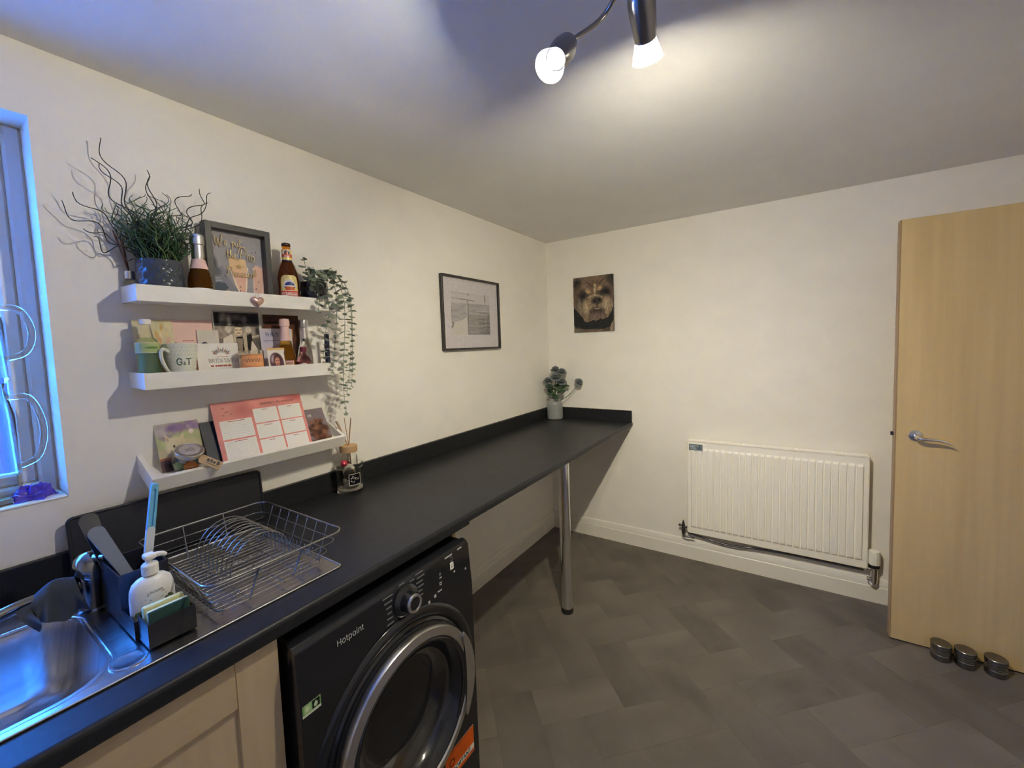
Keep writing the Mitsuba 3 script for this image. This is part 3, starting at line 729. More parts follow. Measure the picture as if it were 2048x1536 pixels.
S3 = ledge(1.205, 26.0, 'white picture ledge at the bottom sagging forward under the weekly planner')
F1, F2 = 1.692-.0355, 1.450-.0355      # where things stand (the board falls off slightly to the front)
def fl(S, s): p = S[0]+s*S[1]-.0349*S[2]; return p[0], p[1]

# ---- top ledge
x, z = fl(S1, .057)
PC = (x, -2.463, z-.0006)
pot = thing('plant_pot', 'dark glazed diamond-patterned pot with curly green plant on the top ledge', 'plant')
nth, nz = 96, 30
th, zz_ = np.meshgrid(np.linspace(0, 2*np.pi, nth, endpoint=False), np.linspace(0, 1, nz), indexing='xy')
rad = .0525*(.90+.10*np.minimum(1, zz_*3)**.6)
dia = np.abs(np.mod(th*12/np.pi+zz_*7, 2)-1)*np.abs(np.mod(th*12/np.pi-zz_*7, 2)-1)
rad = rad+.0032*np.sqrt(dia)*(zz_ > .06)*(zz_ < .93)
V = np.stack([rad*np.cos(th), rad*np.sin(th), .112*zz_], -1)
extra = [np.stack([r*np.cos(th[0]), r*np.sin(th[0]), np.full(nth, h)], -1) for r, h in ((.050, .112), (.049, .095), (1e-4, .095))]
rings = [np.stack([1e-4*np.cos(th[0]), 1e-4*np.sin(th[0]), np.zeros(nth)], -1)]+[V[i] for i in range(nz)]+extra
part(pot, 'bowl', loft([r+np.array(PC) for r in rings]), 'ceramic_dark', 25)
part(pot, 'soil', lathe([(.049, .098), (0, .101)], 24, PC), 'black_rubber', 30)
rp = random.Random(11)
def curl(base, d, L, amp, freq, r0, ph, n=26, droop=0):
    d = np.asarray(d, float); d /= np.linalg.norm(d); u, v, _ = frame_of(d); P = []
    for i in range(n):
        t = i/(n-1); w = amp*min(1, t*2.2)
        p = base+d*L*t+u*w*math.sin(freq*t*6.28+ph)+v*w*math.cos(freq*.83*t*6.28+ph*1.7)-np.array([0, 0, droop*t*t])
        p[0] = max(p[0], .006); P.append(p)
    return P
base0 = np.array(PC)+np.array([0, 0, .10])
longs = [((.045, -2.567, 2.078), .010, 1.6), ((.06, -2.583, 2.015), .013, 1.5), ((.09, -2.572, 2.000), .010, 1.9), ((.04, -2.652, 1.885), .012, 1.7), ((.06, -2.629, 1.916), .010, 1.9), ((.08, -2.615, 1.830), .010, 2.2),
         ((.06, -2.478, 2.024), .010, 1.6), ((.07, -2.469, 2.000), .012, 1.4), ((.06, -2.385, 1.985), .013, 2.2), ((.05, -2.307, 2.006), .009, 2.0), ((.09, -2.335, 1.961), .010, 1.7), ((.10, -2.350, 1.985), .014, 2.5), ((.07, -2.381, 1.87), .012, 2.1), ((.05, -2.60, 1.80), .014, 1.9)]
for i, (tip, amp, fr_) in enumerate(longs):
    b = base0+np.array([rp.uniform(-.02, .02), rp.uniform(-.03, .03), 0]); d = np.array(tip)-b
    P = curl(b, d, np.linalg.norm(d), amp*1.05, fr_*1.7, .001, rp.uniform(0, 6), 40)
    part(pot, 'stem', tube(P, np.linspace(.0018, .0010, len(P)), 5), 'stem_dark', True)
for i in range(62):
    b = base0+np.array([rp.uniform(-.03, .03), rp.uniform(-.036, .036), 0])
    ang = rp.uniform(-1, 1); d = np.array([rp.uniform(-.22, .30), ang*.62-.06, 1.0]); L = rp.uniform(.10, .20)*(1.1-.3*abs(ang))
    P = curl(b, d, L, rp.uniform(.010, .022), rp.uniform(1.6, 3.4), .001, rp.uniform(0, 6), 30)
    part(pot, 'stem', tube(P, np.linspace(.0016, .0008, len(P)), 5), ('stem_dark', 'stem_green', 'stem_green')[i % 3], True)
for i in range(120):
    b = base0+np.array([rp.uniform(-.034, .034), rp.uniform(-.038, .038), -.004])
    d = np.array([rp.uniform(-.35, .45), rp.uniform(-.80, .70), 1.0]); L = rp.uniform(.08, .185)
    P = curl(b, d, L, rp.uniform(.004, .012), rp.uniform(1.2, 3.0), .001, rp.uniform(0, 6), 14)
    part(pot, 'leaf_blade', tube(P, np.linspace(.0022, .0008, len(P)), 4), 'stem_lime' if i % 9 == 0 else ('leaf_deep' if i % 2 else 'stem_green'), True)

rd = thing('reed_diffuser', 'small reed diffuser with dark reeds tucked behind the left edge of the curly plant pot', 'diffuser')
x, z = fl(S1, .019); c = (x, -2.5225, z-.0003)
part(rd, 'bottle', lathe([(0, 0), (.013, 0), (.0145, .004), (.0145, .048), (.009, .054), (.009, .062), (0, .062)], 24, c), 'clear_glass', 30)
part(rd, 'collar', lathe([(.0105, .058), (.0105, .080), (.005, .081), (0, .079)], 24, c), 'silver_foil', 30)
for i, (ty, tx) in enumerate(((-2.552, .030), (-2.545, .020), (-2.540, .035), (-2.533, .028), (-2.548, .042))):
    part(rd, 'reed', tube([(c[0], c[1], c[2]+.075), (tx, ty, 1.842-.006*i)], .0016, 6), 'reed_dark', True)

def bottle(name, lb, catg, c, prof, mat, inner=None):
    k = thing(name, lb, catg)
    part(k, 'glass', lathe(prof, 40, c), mat, 35)
    return k
x, z = fl(S1, .074); c = (x, -2.372, z-.0008)
pb = bottle('sparkling_wine_bottle', 'miniature sparkling wine bottle with silver foil neck between the plant and the framed print', 'bottle', c,
            [(0, 0), (.026, 0), (.0295, .004), (.0300, .060), (.0290, .075), (.0225, .105), (.0150, .122), (.0130, .130), (.0125, .160), (0, .160)], 'gold_glass')
part(pb, 'foil', lathe([(.0150, .126), (.0170, .140), (.0165, .160), (.0165, .172), (.0190, .174), (.0190, .196), (.0165, .204), (0, .207)], 32, c), 'silver_foil', 30, 'silver foil')
part(pb, 'neck_band', lathe([(.0242, .099), (.0172, .1285), (.0174, .1285), (.0178, .126)], 32, c), 'card_pink', 30)
part(pb, 'label', lathe([(.0297, .004), (.0303, .005), (.0303, .040), (.0297, .041)], 40, c), 'card_white', 30)
part(pb, 'wine', lathe([(0, .003), (.0265, .003), (.0275, .060), (.0265, .075), (.020, .100), (0, .102)], 32, c), 'wine_dark', 35)
fac = []
for i in range(5):
    for j in range(26):
        a = 2*math.pi*(j+.5*(i % 2))/26; h = .048+.0095*i; r = np.interp(h, [.04, .06, .075, .105], [.0300, .0300, .0290, .0225])
        p = np.array([c[0]+r*math.cos(a), c[1]+r*math.sin(a), c[2]+h]); n = np.array([math.cos(a), math.sin(a), 0])
        fac.append(lathe([(.0036, -.0004), (.0018, .0010), (0, .0014)], 4, p, n))
k_ = part(pb, 'moulded_studs', cat(*fac), 'gold_glass', False); labels[k_] = {'kind': 'stuff'}
part(pb, 'label_mark', cat(*[wrap(prism([(0, 0), (w, 0), (w, .0016), (0, .0016)], .0003), (c[0], c[1], c[2]+h), .0304, -.5) for h, w in ((.030, .004), (.020, .016), (.014, .012))]), 'ink_red', False)

# framed print
x, z = fl(S1, .028)
FY0, FY1, FZ0, FZ1, FXb, FXf = -2.339, -2.140, z+.0006, 1.917, .014, .050
fp = thing('framed_print', 'deep charcoal framed print with gold lettering and fizz glasses on the top ledge', 'picture')
w_ = .0185
part(fp, 'frame', cat(box(FXb, FXf, FY0, FY0+w_, FZ0, FZ1, .001), box(FXb, FXf, FY1-w_, FY1, FZ0, FZ1, .001), box(FXb, FXf, FY0+w_, FY1-w_, FZ0, FZ0+w_), box(FXb, FXf, FY0+w_, FY1-w_, FZ1-w_, FZ1)), 'charcoal_frame', False)
A = Art(150, 190, (150, 147, 152))
A.grain(.03, 60)
A.poly([(0, .40), (.10, .43), (.22, .50), (.30, .34), (.40, .22), (.55, .06), (.50, 0), (0, 0)], (128, 128, 140))
A.ell(.02, .50, .10, .14, (70, 74, 82), .3); A.ell(.08, .40, .10, .07, (90, 94, 102), .3)
A.poly([(.02, .21), (.03, .12), (.18, .08), (.30, .17), (.24, .24), (.12, .25)], (74, 84, 96))
A.line(0.02, .30, .14, .31, .008, (150, 165, 180)); A.line(.03, .26, .18, .27, .008, (150, 165, 180)); A.line(.03, .26, .04, .05, .007, (150, 165, 180))
A.poly([(.03, .07), (.30, .14), (.36, .08), (.34, 0), (.03, 0)], (205, 165, 130))
A.poly([(.36, .02), (.42, .10), (.52, 0), (.36, 0)], (80, 92, 108))
A.poly([(.34, .62), (.66, .62), (.68, .48), (.67, .22), (.60, .03), (.54, .03), (.42, .24), (.35, .46)], (214, 182, 142))
A.poly([(.36, .44), (.67, .44), (.66, .22), (.60, .06), (.55, .06), (.43, .26)], (218, 176, 156))
A.line(.35, .46, .55, .02, .010, (235, 222, 210)); A.line(.69, .50, .61, .02, .010, (235, 222, 210))
A.poly([(.80, .50), (.86, .56), (1, .52), (1, 0), (.80, 0), (.79, .26)], (216, 176, 158))
A.line(.80, .50, .79, .04, .008, (232, 214, 202)); A.line(.99, .28, .93, .02, .008, (228, 205, 190))
for (u_, v_) in ((.88, .76), (.80, .74), (.08, .73), (.18, .76), (.53, .20), (.52, .14), (.84, .19), (.81, .06), (.56, .36), (.90, .30)): A.ell(u_, v_, .012, .010, (110, 84, 84), .5)
card(fp, 'print', A, FY1-FY0-2*w_, FZ1-FZ0-2*w_, (FXb+.006, FY0+w_, FZ0+w_), UY, (0, 0, 1), (1, 0, 0))
SC = {  # single-stroke script letters on a 1-high body: polylines
 'W': [[(0, .95), (.12, .8), (.16, .1), (.3, .0), (.42, .75), (.5, .1), (.62, 0), (.78, .95), (.85, 1.05)]],
 'e': [[(0, .2), (.22, .3), (.26, .48), (.14, .5), (.06, .25), (.14, .02), (.32, .1)]],
 'p': [[(0, .3), (.1, .5), (.06, -.5)], [(.08, .3), (.22, .52), (.32, .3), (.2, .02), (.08, .1)]],
 'u': [[(0, .5), (.02, .12), (.14, .02), (.26, .2), (.28, .5)], [(.28, .5), (.3, .05), (.4, .1)]],
 't': [[(.12, 1.0), (.08, .15), (.16, .02), (.28, .12)], [(-.04, .62), (.28, .66)]],
 'h': [[(0, 0), (.06, .6), (.14, 1.0), (.04, .9), (.02, 0)], [(.02, .2), (.14, .48), (.24, .4), (.24, .05), (.34, .1)]],
 'P': [[(.30, 1.0), (.14, .2), (-.04, -.05), (-.12, .12)], [(.02, .62), (.16, 1.02), (.46, 1.15), (.68, .92), (.56, .60), (.28, .52)]],
 'r': [[(0, .1), (.08, .5), (.2, .44), (.18, .1), (.3, .06)]],
 'o': [[(.2, .5), (.06, .42), (.04, .12), (.16, .0), (.28, .14), (.26, .42), (.18, .5), (.34, .44)]],
 'i': [[(0, .45), (.02, .08), (.14, .06)], [(.04, .72), (.06, .74)]],
 'n': [[(0, 0), (.04, .48)], [(.04, .3), (.16, .5), (.24, .4), (.24, .04), (.34, .08)]],
 's': [[(.22, .48), (.08, .44), (.08, .3), (.22, .2), (.16, .02), (0, .06)]],
 'c': [[(.26, .42), (.14, .5), (.04, .3), (.08, .06), (.2, .0), (.34, .12)]],
 '!': [[(.1, 1.05), (.04, .3)], [(.02, .06), (.03, .08)]], '-': [[(0, .3), (.2, .32)]], ' ': []}
WDT = {'W': .95, 'e': .36, 'p': .42, 'u': .44, 't': .34, 'h': .38, 'P': .72, 'r': .32, 'o': .36, 'i': .18, 'n': .38, 's': .28, 'c': .36, '!': .2, '-': .3, ' ': .3}
def script(s_, O, h, r, mat_off=.0):
    ms = []; cx_ = 0
    for ch in s_:
        for pl in SC[ch]:
            P = np.array([(cx_+a, b) for a, b in pl])
            if len(P) > 2: P = spline(P, 4)
            Q = np.asarray(O)+h*(P[:, :1]*UY+P[:, 1:2]*np.array([0, 0, 1.0]))
            ms.append(tube(Q, r, 5))
        cx_ += WDT[ch]
    return cat(*ms)
gx = FXb+.0145
for s_, y, z_, h in (('We', FY0+.030, FZ1-.066, .031), ('put', FY0+.083, FZ1-.064, .026), ('the', FY0+.067, FZ1-.104, .026), ('Pro', FY0+.101, FZ1-.107, .038), ('- in -', FY0+.087, FZ1-.133, .018), ('Prosecco!!', FY0+.062, FZ1-.163, .0270)):
    part(fp, 'lettering', script(s_, (gx, y, z_), h, .0014), 'gold_foil', True, 'gold script lettering')

# beer bottle
x, z = fl(S1, .072); c = (x, -2.097, z-.0008); BR = .0345
be = bottle('beer_bottle', 'brown beer bottle with red and yellow label beside the framed print', 'bottle', c,
            [(0, 0), (.030, 0), (BR, .004), (BR, .108), (.0325, .122), (.0225, .152), (.0152, .168), (.0133, .195), (.0133, .222), (0, .222)], 'amber_glass')
part(be, 'beer', lathe([(0, .003), (.0315, .003), (.0315, .107), (.020, .150), (.0125, .170), (0, .172)], 32, c), 'beer_brown', 35)
part(be, 'crown_cap', lathe([(.0140, .219), (.0152, .2195), (.0145, .226), (.012, .2285), (0, .2290)], 21, c), 'cap_brown', 25)
a0 = -.55   # the labels face the camera's side
la = Art(64, 90, (205, 186, 120))
la.grain(.10, 30)
la.ell(.5, .60, .36, .24, (200, 196, 190), .06); la.ell(.5, .58, .28, .18, (38, 44, 110), .06); la.rect(.10, .9, .36, .56, (205, 186, 120)); la.poly([(.26, .40), (.26, .58), (.40, .64), (.5, .61), (.60, .64), (.74, .58), (.74, .40)], (176, 84, 44)); la.line(.24, .62, .76, .62, .02, (225, 220, 215))
la.rect(.0, 1, .24, .46, (178, 52, 36)); la.rect(.0, 1, .455, .475, (228, 200, 170)); la.rect(0, 1, .225, .24, (228, 200, 170))
la.rect(.0, 1, 0, .225, (206, 182, 70)); 
for i in range(9): la.ell(.12+.095*i, .12+.05*math.sin(i*2.1), .03, .035, (150, 140, 40) if i % 2 else (225, 205, 110), .4)
for i in range(5): la.line(.32+.09*i, .185, .36+.09*i, .185, .010, (130, 70, 20))
nu, nv = 40, 60
def curved(parent, name, art, w, h, c_, r, ang, z0, mat='print_gloss', shape=None):
    u, v = art.u, art.v
    a = ang+(u-.5)*w/r
    P = np.stack([c_[0]+r*np.cos(a), c_[1]+r*np.sin(a), c_[2]+z0+v*h], -1)
    nv_, nu_ = u.shape; i, j = np.meshgrid(np.arange(nv_-1), np.arange(nu_-1), indexing='ij'); q = (i*nu_+j).ravel()
    F = np.concatenate([np.stack([q, q+1, q+nu_+1], -1), np.stack([q, q+nu_+1, q+nu_], -1)])
    if shape is not None:
        ok = shape(u, v).ravel(); F = F[ok[F].all(1)]
    Pi = P.copy(); Pi[..., :2] = np.array(c_[:2])+(P[..., :2]-np.array(c_[:2]))*(r-.0005)/r
    n = P.reshape(-1, 3).shape[0]
    key = num(f'{parent}__{name}')
    scene[key] = ply(trimesh.Trimesh(np.vstack([P.reshape(-1, 3), Pi.reshape(-1, 3)]), np.vstack([F, F[:, ::-1]+n]), process=False), mat, False, color=np.vstack([lin(art.c.reshape(-1, 3))]*2))
    return key
ea_ = math.atan2(EYE[1]-c[1], EYE[0]-c[0])+.10
curved(be, 'label', la, .062, .104, c, BR+.0006, ea_, .008, shape=lambda u, v: (np.abs(u-.5)/.5)**4+(np.abs(v-.5)/.5)**4 < 1.0)
def wtext(parent, s_, h, width, c_, r, ang, z0, mat, bold=True, d=.0004):
    m = meshkit.text_mesh(s_, h, d, bold); v = np.array(m.vertices); v[:, 0] -= v[:, 0].min(); v[:, 0] *= width/v[:, 0].max(); v[:, 0] -= width/2
    return part(parent, 'lettering', wrap(trimesh.Trimesh(v, m.faces, process=False), (c_[0], c_[1], c_[2]+z0), r, ang), mat, False)
wtext(be, 'KILIMANJARO', .0120, .056, c, BR+.0009, ea_, .0385, 'ink_white')
lb_ = Art(40, 40, (214, 196, 150))
lb_.rect(0, 1, 0, .16, (44, 40, 96)); lb_.rect(0, 1, .16, .36, (222, 200, 110)); lb_.rect(.0, 1, .36, .62, (190, 72, 50)); lb_.ell(.5, .72, .2, .2, (40, 44, 80), .1); lb_.rect(.3, .7, .5, .66, (190, 92, 60)); lb_.ell(.5, .76, .09, .10, (196, 120, 90), .3)
curved(be, 'neck_label', lb_, .045, .044, c, .0172, ea_, .160)
wtext(be, 'KILIMANJARO', .004, .022, c, .0176, ea_, .1780, 'ink_white')

# rose-gold heart on a thread over the lip
ht = thing('hanging_heart', 'small rose gold glass heart hanging on a thread from the top ledge', 'ornament')
q = np.linspace(0, 2*np.pi, 40, endpoint=False)
hp_ = np.stack([16*np.sin(q)**3, 13*np.cos(q)-5*np.cos(2*q)-2*np.cos(3*q)-np.cos(4*q)], -1)/16*.0205
hm = prism(hp_, .004, (.1275, -2.236, 1.659), UY, (0, 0, 1), (1, 0, 0))
hv = []
for s_, dx in ((.72, -.0022), (1.0, .0), (1.0, .003), (.80, .0065), (.45, .0090), (.02, .0096)): hv.append(np.stack([np.full(40, .1290+dx), -2.236+hp_[:, 0]*s_, 1.661+hp_[:, 1]*s_], -1))
part(ht, 'heart', loft(hv), 'rose_gold', 40)
part(ht, 'thread', tube([(.1300, -2.240, 1.672), (.1290, -2.241, 1.695), (.1180, -2.240, 1.7075)], .0006, 5), 'rose_gold', True)
part(ht, 'thread', tube([(.1300, -2.232, 1.672), (.1290, -2.229, 1.695), (.1180, -2.228, 1.7075)], .0006, 5), 'rose_gold', True)

# trailing eucalyptus
x, z = fl(S1, .060); EC = (x, -1.995, z-.0006)
eu = thing('eucalyptus_plant', 'black pot of trailing sage green eucalyptus at the right end of the top ledge', 'plant')
rings = []
V = np.stack([(.046+.004*zz_+.0025*np.sqrt(dia)*(zz_ > .06)*(zz_ < .93))*np.cos(th), (.046+.004*zz_+.0025*np.sqrt(dia)*(zz_ > .06)*(zz_ < .93))*np.sin(th), .098*zz_], -1)
extra = [np.stack([r*np.cos(th[0]), r*np.sin(th[0]), np.full(nth, h)], -1) for r, h in ((.046, .098), (.045, .085), (1e-4, .085))]
rings = [np.stack([1e-4*np.cos(th[0]), 1e-4*np.sin(th[0]), np.zeros(nth)], -1)]+[V[i] for i in range(nz)]+extra
part(eu, 'bowl', loft([r+np.array(EC) for r in rings]), 'ceramic_black', 25)
part(eu, 'soil', lathe([(.045, .087), (0, .090)], 24, EC), 'black_rubber', 30)
lq = np.linspace(0, 2*np.pi, 12, endpoint=False)
leaf0 = loft([np.stack([.5+.5*np.cos(lq)*s_, .46*np.sin(lq)*s_, np.full(12, 0.0)+h], -1) for s_, h in ((1.0, 0), (.55, .045), (.02, .05))])
leafp = [ply(leaf0, m_, True) for m_ in ('leaf_sage', 'leaf_sage_pale', 'leaf_sage_dark')]
re = random.Random(21)
top = np.array(EC)+np.array([0, 0, .095])
strands = [
    [(0, 0, 0), (.03, -.030, .055), (.05, -.032, .03), (.085, -.015, -.02), (.088, .004, -.10), (.088, -.020, -.20), (.085, -.030, -.28)],
    [(0, .01, 0), (.04, .012, .04), (.078, .030, .0), (.090, .036, -.06), (.088, .030, -.15), (.086, .015, -.26), (.084, .004, -.34)],
    [(.0, .015, 0), (.04, .03, .03), (.080, .055, -.01), (.092, .066, -.08), (.088, .062, -.20), (.080, .052, -.33), (.072, .054, -.44), (.070, .060, -.505)],
    [(-.01, .02, 0), (.03, .05, .04), (.070, .082, .01), (.088, .098, -.07), (.084, .100, -.18), (.075, .098, -.30), (.068, .094, -.40)],
    [(0, -.01, 0), (.02, -.035, .04), (.02, -.042, .085)],
    [(.01, .0, 0), (.05, .045, .05), (.085, .075, -.02), (.094, .092, -.10), (.090, .086, -.24), (.084, .072, -.36), (.078, .062, -.43)],
    [(.01, -.01, 0), (.05, -.025, .02), (.092, -.035, -.06), (.092, -.044, -.11)],
    [(.02, .01, 0), (.055, .0, .045), (.07, .010, .03)], [(.0, .02, 0), (.02, .05, .05), (.03, .062, .045)], [(.02, -.02, 0), (.05, -.045, .02), (.075, -.05, -.02)], [(.015, .02, 0), (.06, .035, .055), (.085, .04, .02)]]
for si, S in enumerate(strands):
    P = spline(np.array(S)+top, 10)
    seg = np.r_[0, np.cumsum(np.linalg.norm(np.diff(P, axis=0), axis=1))]
    part(eu, 'stem', tube(P, np.linspace(.0013, .0007, len(P)), 5), 'leaf_sage_dark', True)
    n_ = int(seg[-1]/.0225)
    for i in range(n_):
        s_ = .016+(seg[-1]-.016)*i/max(1, n_-1)
        p = np.array([np.interp(s_, seg, P[:, k_]) for k_ in range(3)]); e_ = min(seg[-1], s_+.004); tg = np.array([np.interp(e_, seg, P[:, k_])-np.interp(e_-.006, seg, P[:, k_]) for k_ in range(3)]); tg /= np.linalg.norm(tg)
        size = (.026-.010*s_/max(.3, seg[-1]))*re.uniform(.75, 1.15)*(1.0 if seg[-1] > .2 else 1.05)
        h_ = re.uniform(-1, 1)*.9+(1.57 if i % 2 else 0)
        u_, v_, _ = frame_of(tg)
        for sg in (1, -1):
            dl_ = sg*(u_*math.cos(h_)+v_*math.sin(h_))+tg*.35*re.uniform(.2, 1)+np.array([0, 0, re.uniform(-.35, .15)]); dl_ /= np.linalg.norm(dl_)
            up_ = np.array([.35, -.1, 1])+np.array([re.uniform(-.5, .5) for _ in range(3)]); sd_ = np.cross(up_, dl_); sd_ /= np.linalg.norm(sd_); nm_ = np.cross(dl_, sd_)
            if (p+dl_*size)[0] < .012: continue
            Mx = np.eye(4); Mx[:3, 0] = dl_*size; Mx[:3, 1] = sd_*size; Mx[:3, 2] = nm_*size; Mx[:3, 3] = p
            scene[num(f'{eu}__leaf')] = {**leafp[re.choice((0, 0, 1, 2))], 'to_world': T(Mx.tolist())}
# ---------------------------------------------------------------- middle ledge
def stood(S, s, deg):
    x, z = fl(S, s); U_, N_ = lean(deg); return x, z+.0004, U_, N_
# floral card
A = Art(60, 90, (206, 196, 158)); A.grain(.05, 12)
rs = random.Random(3)
for i in range(46):
    u_, v_ = .62+rs.gauss(0, .16), .48+rs.gauss(0, .16)
    A.ell(u_, v_, rs.uniform(.03, .08), rs.uniform(.02, .05), rs.choice([(222, 196, 140), (214, 176, 150), (196, 160, 90), (230, 216, 180), (176, 140, 80), (206, 150, 120)]), .6, rs.uniform(0, 3))
x, z, U_, N_ = stood(S2, .040, 9)
k = thing('floral_card', 'cream greetings card with yellow and pink flowers at the left end of the middle ledge', 'card')
card(k, None, A, .094, .188, (x, -2.527, z), UY, U_, N_)
# liqueur bottle
x, z = fl(S2, .066); c = (x, -2.511, z-.0008)
k = thing('liqueur_bottle', 'green glass liqueur bottle with clear stopper beside the patterned mug', 'bottle')
part(k, 'glass', lathe([(0, 0), (.025, 0), (.0275, .004), (.0265, .04), (.0235, .075), (.026, .100), (.027, .118), (.022, .128), (.0150, .133), (0, .133)], 36, c), 'green_glass', 35)
part(k, 'liquid', lathe([(0, .004), (.0235, .004), (.0235, .040), (.0210, .075), (.023, .100), (.023, .112), (0, .112)], 32, c), 'mint_liquid', 35)
A = Art(60, 40, (170, 182, 128)); A.ell(.62, .5, .16, .12, (96, 132, 58), .4); A.ell(.5, .55, .24, .3, (150, 172, 110), .5, 0, .6); A.rect(0, 1, 0, .07, (205, 214, 190)); A.rect(0, 1, .93, 1, (214, 196, 170)); A.ell(.62, .5, .15, .06, (80, 120, 48), .4)
curved(k, 'label', A, .085, .030, c, .0274, math.atan2(EYE[1]-c[1], EYE[0]-c[0]), .090)
part(k, 'stopper', lathe([(.0150, .1335), (.0160, .136), (.0135, .150), (.0120, .170), (0, .170)], 28, c), 'clear_glass', 30)
part(k, 'stopper_cap', lathe([(.0123, .1705), (.0130, .172), (.0130, .184), (.0115, .186), (0, .186)], 28, c), 'card_white', 30)
# mug
x, z = fl(S2, .0685); c = (x, -2.437, z-.0008)
k = thing('mug', 'pale spotted mug with dark lettering and handle to the left on the middle ledge', 'mug')
rt = lambda h: .029+.0145*(h/.115)**.75
hh = np.linspace(.004, .115, 12)
part(k, 'cup', lathe([(0, 0), (.027, 0)]+[(rt(h), h) for h in hh]+[(rt(.115)-.0016, .1165), (rt(.115)-.0034, .115)]+[(rt(h)-.0034, h) for h in hh[::-1]]+[(0, .006)], 48, c), 'ceramic_cream', 35)
hx, hy_ = .52, -.854
hd = spline([(c[0]+hx*q_, c[1]+hy_*q_, c[2]+h_) for q_, h_ in ((rt(.093)-.002, .092), (rt(.1)+.017, .100), (rt(.08)+.025, .078), (rt(.05)+.016, .045), (rt(.02)-.002, .021))], 7)
part(k, 'handle', tube(hd, .0046, 12), 'ceramic_cream', True)
dots = []
ma = math.atan2(EYE[1]-c[1], EYE[0]-c[0])
for i in range(9):
    for j in range(30):
        a = 2*math.pi*(j+.5*(i % 2))/30; h = .018+.0108*i
        if abs(((a-ma-.15+math.pi) % (2*math.pi))-math.pi) < .62 and .035 < h < .078: continue
        r = rt(h)+.0001; dots.append(lathe([(.0013, 0), (.0011, .0003), (0, .0003)], 5, (c[0]+r*math.cos(a), c[1]+r*math.sin(a), c[2]+h), (math.cos(a), math.sin(a), -.2)))
q = part(k, 'printed_spots', cat(*dots), 'mug_spot', False); labels[q] = {'kind': 'stuff'}
def onmug(m):
    v = np.array(m.vertices); h = v[:, 2]-c[2]; r = np.array([rt(q_) for q_ in h]); d = v[:, :2]-np.array(c[:2]); rr_ = np.linalg.norm(d, axis=1); d *= ((r+rr_-.040)/rr_)[:, None]; v[:, :2] = np.array(c[:2])+d
    return trimesh.Trimesh(v, m.faces, process=False)
for s_, h, w, da, z0 in (('G', .020, .0145, -.08, .052), ('&', .010, .0075, .24, .052), ('T', .020, .0145, .52, .052)):
    m = meshkit.text_mesh(s_, h, .0004, True); v = np.array(m.vertices); v[:, 0] -= v[:, 0].min(); v[:, 0] *= w/v[:, 0].max(); v[:, 0] -= w/2
    part(k, 'lettering', onmug(wrap(trimesh.Trimesh(v, m.faces, process=False), (c[0], c[1], c[2]+z0), .040, ma+da)), 'mug_ink', False)
part(k, 'lettering', onmug(wrap(prism([(-.016, 0), (.016, 0), (.016, .0022), (-.016, .0022)], .0004), (c[0], c[1], c[2]+.043), .040, ma+.22)), 'mug_ink', False)
# pink card
x, z, U_, N_ = stood(S2, .024, 5.5)
k = thing('pink_card', 'plain pale pink card standing behind the mug', 'card')
part(k, 'sheet', place(box(0, .128, 0, .189, 0, .002), (x, -2.453, z), UY, U_, N_), 'card_pink', False)
part(k, 'lettering', text('P', .018, np.array((x, -2.437, z))+U_*.101+N_*.0021, UY, U_, N_, .0003, slant=.2), 'ink_grey', False)
part(k, 'lettering', prism([(0, 0), (.030, 0), (.030, .0016), (0, .0016)], .0003, np.array((x, -2.411, z))+U_*.123+N_*.0021, UY, U_, N_), 'ink_red', False)
part(k, 'lettering', tube([np.array((x, -2.375, z))+N_*.0024+U_*(.050+.008*q_)+UY*(.004*math.sin(q_*1.1)+.002*q_) for q_ in range(6)], .0006, 5), 'ink_grey', True)
# grey card with a navy half disc
x, z, U_, N_ = stood(S2, .029, 5)
k = thing('semicircle_card', 'off-white card with a navy half disc behind the bridesmaid card', 'card')
A = Art(60, 80, (206, 200, 190)); A.ell(.30, .60, .25, .155, (28, 34, 66), .03); A.rect(0, 1, 0, .60, (206, 200, 190)); A.rect(.0, .06, 0, .62, (120, 104, 110)); A.rect(.10, .14, .0, .62, (120, 112, 116))
card(k, None, A, .060, .158, (x, -2.372, z), UY, U_, N_)
# black and white photograph
x, z, U_, N_ = stood(S2, .014, 2)
k = thing('monochrome_photo', 'black and white photograph of a person with long fair hair leaning on the wall', 'photo')
A = Art(120, 170, (42, 40, 42)); A.grain(.55, 22)
for (u_, v_, rx, ry, col_) in ((.22, .90, .09, .07, (120, 116, 112)), (.33, .86, .05, .08, (150, 146, 140)), (.50, .90, .10, .05, (96, 88, 88)), (.66, .88, .07, .06, (110, 104, 104)), (.86, .86, .12, .08, (22, 24, 36)), (.06, .88, .05, .08, (20, 20, 22))): A.ell(u_, v_, rx, ry, col_, .5)
A.rect(0, 1, .58, .77, (150, 140, 130)); A.grain(.18, 14, 5)
for u_ in (.30, .74): A.ell(u_, .72, .07, .055, (206, 196, 184), .3)
A.ell(.95, .70, .05, .06, (60, 58, 60), .4); A.poly([(.80, .62), (.97, .64), (.97, .61), (.80, .57)], (222, 214, 204))
A.rect(0, 1, 0, .58, (128, 118, 106)); A.ell(.95, .45, .12, .16, (92, 86, 76), .5); A.grain(.12, 16, 8)
A.poly([(.36, .60), (.66, .62), (.80, .66), (.84, .40), (.34, .36), (.38, .55)], (26, 24, 26))
A.poly([(.18, .58), (.38, .66), (.44, .40), (.70, .33), (.70, .28), (.16, .36)], (222, 212, 200)); A.poly([(.18, .40), (.50, .40), (.52, .36), (.18, .35)], (60, 56, 54))
A.poly([(.40, .66), (.46, .68), (.46, .36), (.38, .38)], (196, 182, 160)); A.poly([(.60, .66), (.69, .68), (.70, .34), (.62, .36)], (190, 176, 152))
